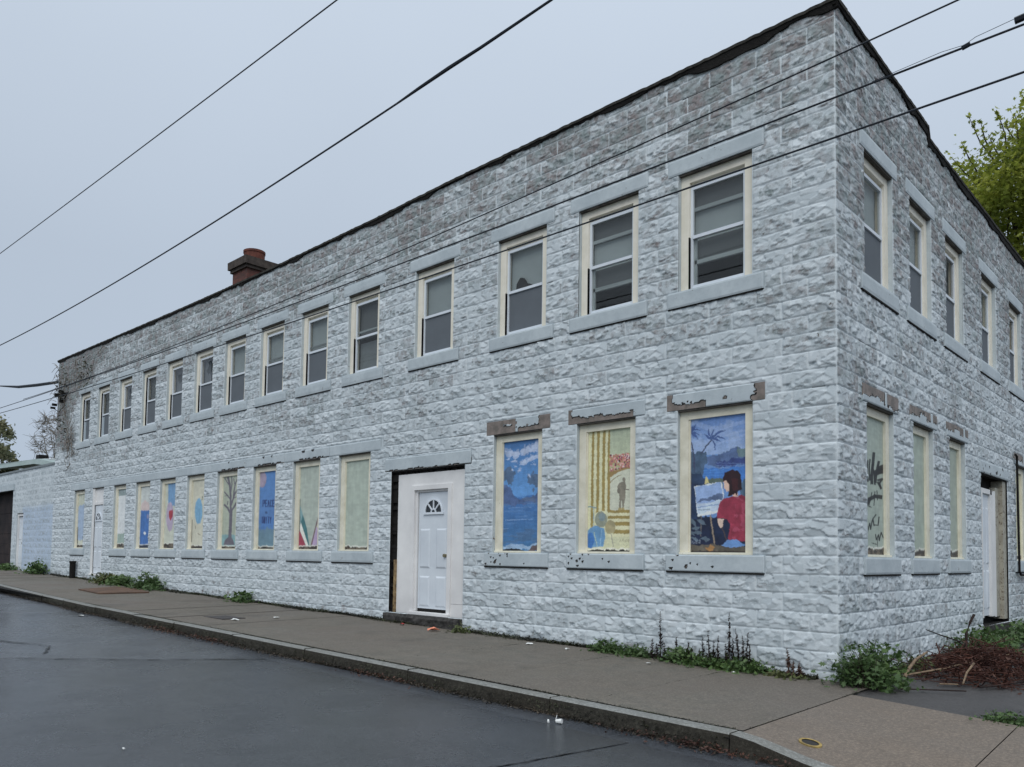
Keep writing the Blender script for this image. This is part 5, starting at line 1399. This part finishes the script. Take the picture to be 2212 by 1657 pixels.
def weed(name, x, y, zf, w, h, n, mat, label, cat, seed, group=None, leaf=.022, lobed=True, dy=None):
    r = np.random.default_rng(seed); e_ = empty(name, (x, y, zf(x, y)), label, cat, group)
    mb = MB(); C_ = []
    ns = max(5, n // 22)
    for i in range(ns):
        px = x + r.normal() * w * .38; px = min(max(px, x - w * .75), x + w * .75); py = y + r.uniform(-1, .6) * (dy or w * .25); z0_ = zf(px, py) - .01
        hh = h * r.uniform(.35, 1.0) * max(.4, 1 - abs(px - x) / w * .8); lx, ly = r.normal() * .25 * hh, r.normal() * .15 * hh
        pts = [(px + lx * t * t, py + ly * t * t, z0_ + hh * t) for t in (0, .35, .7, 1)]
        mb.tube(pts, [.004, .0035, .003, .002], 4)
        for j in range(22):
            t = r.uniform(.12, 1.02); sp = (.045 + .05 * (1 - t)) * (leaf / .022)
            C_.append((px + lx * t * t + r.normal() * sp, py + ly * t * t + r.normal() * sp * .8, max(z0_ + .015, z0_ + hh * t + r.normal() * .02)))
    mb.tube([(x - w * .6, y, zf(x - w * .6, y) + .0), (x, y - .01, zf(x, y)), (x + w * .6, y, zf(x + w * .6, y))], .006, 4)
    mb.build('stems', M_DRY, e_)
    C_ = np.array(C_); leaves('leaves', C_, leaf * r.uniform(.6, 1.35, len(C_)), mat, e_, seed + 1, .5, .3, lobed)
    return e_

def stalk(mb, x, y, z, h, r, lean=0.05, w=.006, rough=1.0):
    lx, ly = r.normal() * lean * h, r.normal() * lean * .5 * h
    n = 9; pts = [(x + lx * (i / n) ** 2 + r.normal() * .002, y + ly * (i / n) ** 2, z + h * i / n) for i in range(n + 1)]
    mb.tube(pts, [w * (1.3 - .95 * i / n) for i in range(n + 1)], 4)
    for k in range(int(h * 230 * rough)):
        t = r.uniform(.25, 1); i = min(int(t * n), n - 1); p = pts[i]; q = pts[i + 1]; f = t * n - i
        c = [p[m] + (q[m] - p[m]) * f for m in range(3)]; s = .019 * (1.15 - t) + .005
        d = r.normal(size=3); d /= np.linalg.norm(d); e2 = np.cross(d, (0.3, .2, 1)); e2 /= np.linalg.norm(e2)
        c2 = [c[m] + d[m] * s * 1.6 for m in range(3)]
        mb.face([tuple(c), tuple(c2[m] + e2[m] * s * .6 for m in range(3)), tuple(c2[m] + d[m] * s * .9 for m in range(3)), tuple(c2[m] - e2[m] * s * .6 for m in range(3))])

GW = 'weeds along the foot of the wall'
W_ = [(-2.92, -.14, .24, .20, 420, M_WEED, 'green leafy weed clump nearest the entrance at the wall foot'), (-2.45, -.14, .22, .17, 420, M_WEED, 'low green weed clump just left of the dark dry stalks'),
      (-1.78, -.17, .34, .20, 620, M_WEED, 'green weed clump growing between the tall dry stalks'), (-1.35, -.18, .28, .17, 460, M_WEED, 'dense green weed clump at the foot of the tallest stalks'),
      (-.95, -.16, .32, .19, 620, M_WEED, 'bright green weed clump right of the dry stalks'), (-.50, -.17, .16, .09, 160, M_WEEDY, 'small yellowish weed beside brown stalks near the corner'),
      (-12.4, -.14, .26, .24, 260, M_WEED, 'single green weed at the wall foot below the tree painting'), (-17.1, -.2, .6, .46, 600, M_WEED, 'dark green weed clump beside the rusty plate'),
      (-18.9, -.2, .45, .40, 420, M_WEED, 'green weed behind the rusty plate'), (-20.0, -.2, .5, .38, 420, M_WEEDY, 'pale green weed right of the far white door'),
      (-25.95, -.25, .45, .62, 600, M_WEED, 'tall green weed where the garage meets the long building'), (-29.3, -.25, .6, .28, 400, M_WEED, 'low green weed in front of the garage side door'),
      (-5.62, -.20, .10, .15, 110, M_WEEDY, 'tiny yellow green weed at the right end of the entrance step')]
for k, (x, y, w, h, n, m, lab) in enumerate(W_):
    weed('weed_clump', x, y, gz, w, h, n, m, lab, 'weed', 900 + k, GW, leaf=.032 if x > -6 else .06)
r = np.random.default_rng(5)
GS = 'dry weed stalks along the wall'
def dry(xlist, label, seed):
    e_ = empty('dry_weed', (xlist[0][0], -.14, 0), label, 'weed', GS); r2 = np.random.default_rng(seed); mb = MB()
    for (x, h) in xlist: stalk(mb, x, -.15 + r2.uniform(-.03, .03), gz(x, 0) - .01, h, r2, .03)
    mb.build('stalks', M_DRY, e_)
dry([(-2.11, .58), (-2.16, .2), (-2.05, .22), (-2.2, .25)], 'thin tall dry stalk, leftmost of the dark stalks', 51)
dry([(-1.88, .30), (-1.70, .27), (-1.66, .2), (-1.98, .18)], 'pair of short dark stalks left of the middle', 52)
dry([(-1.50, .34), (-1.42, .42), (-1.38, .30), (-1.55, .2), (-1.32, .36)], 'cluster of dark seed stalks in the middle of the weeds', 53)
dry([(-1.17, .64), (-1.20, .3), (-1.14, .36)], 'tallest dark dry stalk in front of the wall', 54)
dry([(-1.07, .46), (-.99, .40), (-.95, .44), (-1.02, .28), (-.92, .30)], 'group of dark stalks right of the tallest one', 55)
e_ = empty('dry_weed', (-.47, -.15, 0), 'light brown dry stalks close to the building corner', 'weed', GS); mb = MB()
for x, h in ((-.47, .30), (-.42, .18), (-.36, .16), (-.33, .12)): stalk(mb, x, -.16, gz(x, 0), h, r, .06, .010, 1.6)
mb.build('stalks', simple_mat('brown_stalk', (104, 84, 72), .9, .3, 20, c2=(70, 52, 46), k=1), e_)
# sheltered corner bush, weeds along the side wall
weed('weed_bush', .30, .10, lambda x, y: gz(x, y) - .02, .27, .56, 1700, M_WEED, 'lush dark green weed bush wrapping the building corner', 'weed', 971, None, .038, True, .34)
weed('weed_clump', .35, 1.35, lambda x, y: gz(x, y) - .02, .3, .26, 330, M_WEEDY, 'olive weed between the corner bush and the brush pile', 'weed', 972, GW, .024, True, .3)
weed('weed_clump', .45, 4.4, lambda x, y: gz(x, y) - .02, .5, .42, 700, M_WEED, 'green weeds on the side wall foot behind the brush pile', 'weed', 973, GW, .045, True, .7)
weed('weed_clump', .7, 6.2, lambda x, y: gz(x, y) - .02, .7, .5, 1000, M_WEED, 'broad green weeds before the side door', 'weed', 974, GW, .05, True, 1.0)
weed('weed_clump', .9, 8.4, lambda x, y: gz(x, y) - .02, .9, .5, 1000, M_WEED, 'green weeds at the far right edge beyond the side door', 'weed', 975, GW, .055, True, 1.2)
weed('weed_clump', 1.75, -.78, lambda x, y: gz(x, y) - .02, .26, .10, 420, M_WEED, 'low green weeds where the driveway meets the lot', 'weed', 976, GW, .024, True, .08)

# brush pile
BP = empty('brush_pile', (.75, 1.5, 0), 'heap of dead red-brown branches and twigs on the side lot', 'brush pile')
r = np.random.default_rng(12); mb = MB(); C_ = []
cxp, cyp = .95, 1.9
for k in range(480):
    a = r.uniform(0, 2 * math.pi); q = r.uniform(0, 1) ** .7
    x = cxp + q * .68 * math.cos(a); y = cyp + q * 1.2 * math.sin(a); zt = .36 * (1 - q ** 1.4) * r.uniform(.15, 1)
    L = r.uniform(.15, .75); d = r.normal(size=3) * (1, 1.1, .28); d /= np.linalg.norm(d)
    pts = [(x + d[0] * L * t + r.normal() * .01, y + d[1] * L * t + r.normal() * .01, max(gz(x, y), gz(x, y) + zt + d[2] * L * t)) for t in (-.5, -.15, .2, .5)]
    mb.tube(pts, [.006, .0055, .004, .002], 4)
    for t in range(5):
        p = pts[r.integers(0, 4)]; C_.append((p[0] + r.normal() * .03, p[1] + r.normal() * .03, max(gz(x, y) - .01, p[2] + r.normal() * .02)))
mb.build('twigs', simple_mat('red_brown_twig', (88, 56, 46), .9, .3, 5, c2=(44, 26, 24), k=1), BP)
C_ = np.array(C_); leaves('dead_leaves', C_, r.uniform(.010, .026, len(C_)), M_DEADLEAF, BP, 13, .3, .4, False)
mb = MB()
g = lambda x, y: gz(x, y)
mb.tube([(.46, .62, .03), (.47, .75, .12), (.48, .95, .20), (.52, 1.2, .26)], [.018, .017, .015, .012], 7)
mb.tube([(.45, .66, .05), (.7, 1.2, .10), (.95, 1.9, .18), (1.1, 2.4, .2)], [.012, .010, .008, .006], 6)
mb.tube([(1.02, .62, .03), (1.0, .85, .12), (1.02, 1.05, .20)], [.009, .010, .012], 6)
mb.build('bare_branch', M_STICK, BP)
mb = MB(); mb.tube([(.50, 2.9, .15), (.50, 2.92, .36), (.53, 2.97, .50), (.56, 3.05, .60)], [.018, .017, .016, .017], 7); mb.tube([(.51, 2.90, .18), (.50, 2.5, .30), (.46, 1.95, .40), (.40, 1.6, .48)], [.010, .009, .008, .005], 5)
mb.build('upright_stick', M_DRY, BP)
for (pts, rad, lab) in (([(.62, -.02, .0), (.85, .15, .002), (1.12, .33, .003)], .008, 'long thin dark stick lying on the lot near the pavement'), ([(.80, .62, .004), (.95, .72, .006)], .008, 'short pale stick lying before the brush pile'),
                        ([(1.15, .72, .004), (1.28, .95, .01), (1.45, 1.5, .03), (1.62, 2.0, .04)], .010, 'forked grey branch lying right of the brush pile')):
    mb = MB(); mb.tube(pts, rad, 6); o = mb.build('stick', M_STICK if 'pale' in lab else M_DRY); tag(o, lab, 'stick')

# ground litter along wall and gutter (uncountable)
def litter_strip(name, pts_fn, n, size, mats, seed):
    r = np.random.default_rng(seed); Cc = np.array([pts_fn(r) for _ in range(n)])
    o = leaves(name, Cc, r.uniform(.5, 1.2, n) * size, mats, None, seed, 1.5, .2); o['kind'] = 'stuff'; return o
M_MOSS = leaf_mat('moss_and_dirt', (.028, .030, .018, 1), (.050, .058, .024, 1), (.020, .020, .014, 1), .05)
M_LITTER = leaf_mat('leaf_litter', (.040, .032, .024, 1), (.085, .066, .048, 1), (.024, .021, .017, 1), .05)
def kface(r):
    x = -r.uniform(0, 22) + .3; y = kerb_y(x) - .014 - r.uniform(0, .012); return (x, y, gz(x, -3) - r.uniform(.03, .15))
def gut(r):
    x = -r.uniform(0, 1) ** 1.0 * 22 + .3; cl = (math.sin(x * 1.7) + math.sin(x * .6 + 1)) * .25 + .55
    y = kerb_y(x) - .02 - abs(r.normal()) * .075 * cl; return (x, y, roadz(x, y) + .012 + max(0, .06 - (kerb_y(x) - y)) * r.uniform(0, .7))
litter_strip('gutter_litter', gut, 6000, .016, M_LITTER, 31)
litter_strip('kerb_face_dirt', kface, 5200, .012, M_MOSS, 37)
def gut2(r):
    x = [.1, -7.9, -9.4, -3.9][r.choice(4, p=[.35, .25, .2, .2])] + r.normal() * .38; y = kerb_y(x) - .03 - abs(r.normal()) * .09; return (x, y, roadz(x, y) + .012 + r.uniform(0, .05))
litter_strip('gutter_leaf_drift', gut2, 1000, .018, M_DEADLEAF, 32)
def foot(r):
    x = -r.uniform(.2, 25.3); y = -.02 - abs(r.normal()) * .055 * (1 + .6 * math.sin(x * 2.3)); return (x, y, gz(x, y) + .004 + abs(r.normal()) * .018)
litter_strip('wall_foot_dirt', foot, 19000, .024, M_MOSS, 33)
def kerbjoint(r):
    x = -r.uniform(0, 14) + .3; y = kerb_y(x) + .155 + r.normal() * .012; return (x, y, gz(x, y) + .003)
litter_strip('kerb_moss', kerbjoint, 2600, .010, M_MOSS, 34)
def side(r):
    y = r.uniform(.1, 11.5); x = .03 + abs(r.normal()) * .12; return (x, y, gz(x, y) - .01 + abs(r.normal()) * .02)
litter_strip('side_wall_dirt', side, 2500, .018, M_MOSS, 35)
def jointmoss(r):
    k = r.integers(0, 5); x = JX[k] + r.normal() * .008; y = r.uniform(-2.8, -.05) if r.random() < .4 else -.45 - abs(r.normal()) * .2; return (x, y, gz(x, y) + .001)
litter_strip('joint_moss', jointmoss, 700, .009, M_MOSS, 36)

# ------------------------------------------------------------------ trees
def tree(name, base, crown, label, seed, nleaf, leaf, mat, trunk_r=.22, nbr=9, clusters=60, shoots=(), bare=False, squash=1.0, group=None):
    r = np.random.default_rng(seed); T = empty(name, base, label, 'tree', group)
    (cx, cy, cz), (rx, ry, rz) = crown; mb = MB(); bx_, by_, bz_ = base
    fork = (bx_ + (cx - bx_) * .4, by_ + (cy - by_) * .4, bz_ + (cz - rz - bz_) * .9 + .3)
    mb.tube([(bx_, by_, bz_ - .3), ((bx_ + fork[0]) / 2, (by_ + fork[1]) / 2 + .1, (bz_ + fork[2]) / 2), fork], [trunk_r * 1.2, trunk_r, trunk_r * .8], 10)
    ends = []
    for k in range(nbr):
        a = 2 * math.pi * (k + r.uniform(-.3, .3)) / nbr; q = r.uniform(.45, .85); e_ = (cx + rx * q * math.cos(a), cy + ry * q * math.sin(a), cz + rz * r.uniform(-.2, .8))
        m1 = tuple(fork[i] * .55 + e_[i] * .45 + (0, 0, .4)[i] + r.normal() * .15 for i in range(3))
        mb.tube([fork, m1, e_], [trunk_r * .5, trunk_r * .3, trunk_r * .07], 6); ends.append((m1, e_))
    cl = []
    for k in range(clusters):
        while True:
            d = r.normal(size=3); d /= np.linalg.norm(d); q = r.uniform(.35, 1.0) ** .5
            c = np.array([cx + d[0] * rx * q, cy + d[1] * ry * q, cz + d[2] * rz * q]);
            if d[2] > -.75: break
        cl.append(c); m1, e_ = ends[r.integers(0, len(ends))]
        b = [e_[i] * .8 + m1[i] * .2 for i in range(3)]
        if np.linalg.norm(c - b) < max(rx, rz) * .9 or bare:
            md = tuple((b[i] + c[i]) / 2 + r.normal() * .12 for i in range(3)); mb.tube([tuple(b), md, tuple(c)], [trunk_r * .12, trunk_r * .08, trunk_r * .03], 4)
    Cc = []
    for (p, q) in shoots:
        mb.tube([p, tuple((p[i] + q[i]) / 2 + r.normal() * .03 for i in range(3)), q], [.03, .02, .008], 4)
        for k in range(max(8, int(38 * np.linalg.norm(np.array(p) - q)))):
            t = r.uniform(.0, 1.03); Cc.append([p[i] + (q[i] - p[i]) * t + r.normal() * .11 * (1.25 - t) for i in range(3)])
    if bare:
        for c in cl:
            for k in range(9):
                d = r.normal(size=3) * (1, 1, .6) + (0, 0, .4); L = r.uniform(.3, .9); e2 = c + d / np.linalg.norm(d) * L
                mb.tube([tuple(c), tuple((c + e2) / 2 + r.normal(size=3) * .06), tuple(e2)], [.018, .013, .008], 3)
    mb.build('trunk', M_BARK if not bare else M_TWIG, T)
    per = nleaf // len(cl)
    for c in cl:
        s = r.uniform(.35, .75) * (rx / 3.2) * squash
        pts = c + r.normal(size=(per, 3)) * (s, s, s * .62); Cc += pts.tolist()
    if nleaf: Cc = np.array(Cc); leaves('crown', Cc, leaf * r.uniform(.6, 1.25, len(Cc)), mat, T, seed + 3, .35, .25, leaf < .2)
    return T
def at(x, y, t):   # a point seen at (x, y) of the 2212 px wide picture, t metres deep: used once to site the far trees
    return tuple(CAM + t * (FW + (x - 1106) / 1712.05 * RT - (y - 1115.9) / 1712.05 * UPV))
cc = at(2262, 470, 22)
sh_ = [(at(2150, 350, 21.6), at(2092, 250, 21.5)), (at(2175, 340, 21.6), at(2153, 238, 21.5)), (at(2200, 320, 21.5), at(2192, 245, 21.4)), (at(2120, 400, 21.8), at(2055, 340, 21.7)), (at(2110, 370, 21.9), at(2078, 310, 21.8)),
       (at(2140, 330, 21.7), at(2118, 262, 21.6)), (at(2240, 330, 21.5), at(2208, 205, 21.4)), (at(2130, 440, 22), at(2060, 395, 21.8)), (at(2225, 310, 21.9), at(2200, 262, 22)), (at(2120, 480, 22.4), at(2085, 420, 22.2)), (at(2190, 300, 22), at(2172, 262, 22)), (at(2160, 340, 22), at(2135, 290, 22))]
tree('maple_tree', (cc[0] - .9, cc[1] + .5, .1), (cc, (2.35, 2.6, 3.0)), 'yellow-green leafy maple rising behind the side wall at right', 61, 32000, .085, M_MAPLE, .24, 9, 80, sh_, squash=.95)
t1 = at(-42, 985, 62); tree('olive_tree', (t1[0], t1[1], .9), ((t1[0], t1[1], t1[2]), (2.1, 2.1, 3.6)), 'hazy olive green tree above the shed roof at the far left edge', 62, 4200, .20, M_OLIVE, .2, 7, 34)
t1 = at(4, 1000, 70); tree('olive_tree', (t1[0], t1[1], .9), ((t1[0], t1[1], t1[2] + .1), (1.3, 1.4, 1.5)), 'small rounded olive tree low behind the shed roof', 63, 1600, .20, M_OLIVE, .15, 5, 18)
t1 = at(122, 955, 60); tree('bare_tree', (t1[0], t1[1], .9), ((t1[0], t1[1], t1[2]), (1.8, 1.8, 2.6)), 'bare thin twigged tree just left of the long building', 64, 0, .1, M_OLIVE, .10, 11, 80, bare=True)

# dead vine on the far upper corner
V_ = empty('dead_vine', (-24.5, -.08, 5.5), 'tangle of dead grey vine stems clinging to the far upper corner of the wall', 'vine')
r = np.random.default_rng(91); mb = MB(); C_ = []
def inreg(x, z):
    if z > 7.28 or x < XL - .02: return False
    if z > 5.6: return x < -20.7 - 1.65 * (7.3 - z) + .25 * math.sin(z * 7)
    if z > 4.4: return -25.42 + .75 * (5.6 - z) < x < -23.5
    return z > 3.7 and -24.2 < x < -23.7 + .8 * (z > 4.15)
for k in range(130):
    x, z = (r.uniform(XL, -21.0), r.uniform(4.6, 7.2)) if k > 50 else (r.uniform(-24.6, -23.2), r.uniform(3.7, 4.8))
    if not inreg(x, z): continue
    a = r.uniform(0, 2 * math.pi); pts = [(x, -.05, z)]
    for s in range(int(r.uniform(4, 10))):
        a += r.normal() * .55; nx_, nz_ = x + .11 * math.cos(a), z + .11 * math.sin(a)
        if not inreg(nx_, nz_): a += 2.2; continue
        x, z = nx_, nz_; pts.append((x, -.045 - r.uniform(0, .05), z))
    if len(pts) > 2: mb.tube(pts, np.linspace(r.uniform(.007, .014), .004, len(pts)), 4, cap=False)
for k in range(26):   # loose ends hanging off the corner
    z = r.uniform(4.6, 7.3); d = np.array([-r.uniform(.1, .4), -r.uniform(0, .2), r.uniform(-.35, .2)]); p = np.array([XL, -.05, z]); mb.tube([tuple(p), tuple(p + d * .5 + (0, 0, .04)), tuple(p + d)], [.012, .008, .005], 3)
mb.build('vine_stems', M_TWIG, V_)
for k in range(900):
    x, z = r.uniform(XL, -21.0), r.uniform(4.2, 7.2)
    if inreg(x, z) and (math.sin(x * 3 + 1) + math.sin(z * 4) > .3): C_.append((x, -.07 - r.uniform(0, .05), z))
leaves('withered_leaves', np.array(C_), r.uniform(.03, .06, len(C_)), leaf_mat('withered_olive', (.10, .095, .07, 1), (.14, .13, .10, 1), (.07, .07, .05, 1), .1), V_, 92, 0, .3)
mb = MB(); mb.tube([(-21.62, -.1, 5.72), (-21.75, -.09, 5.78), (-21.95, -.08, 5.76)], .012, 4); mb.build('loose_tendril', M_TWIG, V_)

# ------------------------------------------------------------------ overhead wires
M_CABLE = simple_mat('black_cable', (30, 36, 46), .5, .15, 6, k=1)
def wire(name, xz, Y, rad, label, x0, x1, deg=2, extra=None, twist=False):
    a = np.array(xz); c = np.polyfit(a[:, 0], a[:, 1], deg); xs_ = np.linspace(x0, x1, 120)
    pts = [(x, Y, float(np.polyval(c, x))) for x in xs_]
    w = empty(name, pts[0], label, 'wire', 'overhead wires along the street')
    mb = MB(); mb.tube(pts, rad, 6); mb.build('cable', M_CABLE, w)
    return w, c
YW = -1.5
w1 = [(1.56, 5.85), (.86, 5.82), (.57, 5.81), (-.07, 5.78), (-1.19, 5.74), (-2.8, 5.70), (-4.01, 5.66), (-6.44, 5.62), (-7.42, 5.56), (-13.49, 5.59), (-15.25, 5.57), (-18.66, 5.60)]
w2 = [(2.03, 5.44), (1.05, 5.43), (.57, 5.43), (-.07, 5.42), (-.31, 5.42), (-2.8, 5.43), (-3.16, 5.42), (-6.43, 5.44), (-6.87, 5.44), (-13.48, 5.52), (-22, 5.66)]
w3 = [(2.02, 5.05), (1.24, 5.06), (-.07, 5.05), (-1.03, 5.07), (-2.79, 5.07), (-3.64, 5.10), (-6.42, 5.14), (-13.46, 5.26), (-15.22, 5.26), (-20.23, 5.39), (-25.94, 5.61)]
wire('overhead_wire', w1, YW, .008, 'highest of the three black cables crossing the facade', -23.5, 9)
W2, c2 = wire('overhead_wire', w2, YW, .0095, 'middle black cable crossing the facade, with a splice at right', -40, 9)
wire('overhead_wire', w3, YW, .0095, 'lowest of the three black cables crossing the facade', -40, 9)
mb = MB()   # lashed drop wire and clamp on the middle cable
pz = lambda x: float(np.polyval(c2, x))
mb.tube([(.9, YW, pz(.9) + .012), (1.45, YW, pz(1.45) + .035), (1.62, YW, pz(1.62) + .02), (1.70, YW, pz(1.7) + .05), (2.3, YW, pz(2.3) + .10)], .003, 4)
mb.tube([(1.60, YW, pz(1.6)), (1.66, YW, pz(1.66) + .012)], .020, 6); mb.tube([(1.97, YW, pz(1.97) + .055), (2.06, YW, pz(2.06) + .06)], .028, 6); mb.build('splice', M_CABLE, W2)
YA = -4.5
w4 = [(-2.86, 6.40), (-4.45, 6.43), (-6.67, 6.53), (-9.47, 6.66), (-13.91, 6.83)]
w5 = [(-.23, 5.12), (-.7, 5.08), (-1.23, 5.04), (-1.88, 5.02), (-2.98, 5.00), (-4.76, 4.97), (-6.81, 4.93), (-9.86, 4.93), (-13.62, 5.03)]
wire('overhead_wire', w4, YA, .007, 'thin straight wire highest in the sky at upper left', -40, 6)
W5, c5 = wire('overhead_wire', w5, YA, .009, 'wavy wire with wrapped splice crossing the open sky', -40, 6, 3)
mb = MB(); z5 = lambda x: float(np.polyval(c5, x))
mb.tube([(-1.9, YA, z5(-1.9)), (-1.6, YA, z5(-1.6) + .006), (-1.25, YA, z5(-1.25) + .008), (-.9, YA, z5(-.9)), (-.2, YA, z5(-.2))], [.009, .014, .016, .013, .010], 6); mb.build('splice', M_CABLE, W5)
# drop cable to the far corner with its brackets
dc = empty('drop_cable', (XL, -.3, 6.3), 'thick drooping black cable ending at brackets on the far corner', 'wire')
pa = [Vector(at(x, y, t)) for x, y, t in ((-200, 838, 34), (0, 834, 30.5), (40, 836, 29.6), (80, 832, 28.7), (129, 825, 27.6))]
mb = MB(); mb.tube([tuple(p) for p in pa], [.02, .022, .05, .055, .05], 6); mb.build('cable', M_CABLE, dc)
mb = MB()
for (dx, z, s) in ((.15, 6.25, .10), (.55, 6.33, .08), (.75, 6.2, .11), (.65, 6.0, .09), (-.05, 5.98, .07), (-.2, 5.9, .06)): mb.box(XL + dx, XL + dx + s, -.16, 0.0 if dx > 0 else -.02, z, z + s * 1.1)
mb.tube([(XL - .2, -.1, 5.95), (XL + .3, -.05, 5.75), (XL + .9, -.05, 5.9)], .012, 5); mb.tube([(XL + .1, -.06, 6.3), (XL + .8, -.06, 6.1), (XL + 1.2, -.06, 6.3)], .014, 5)
mb.build('bracket', M_BLACK, dc)
# a couple of bolts and pipes for life on the facade: none beyond what is seen
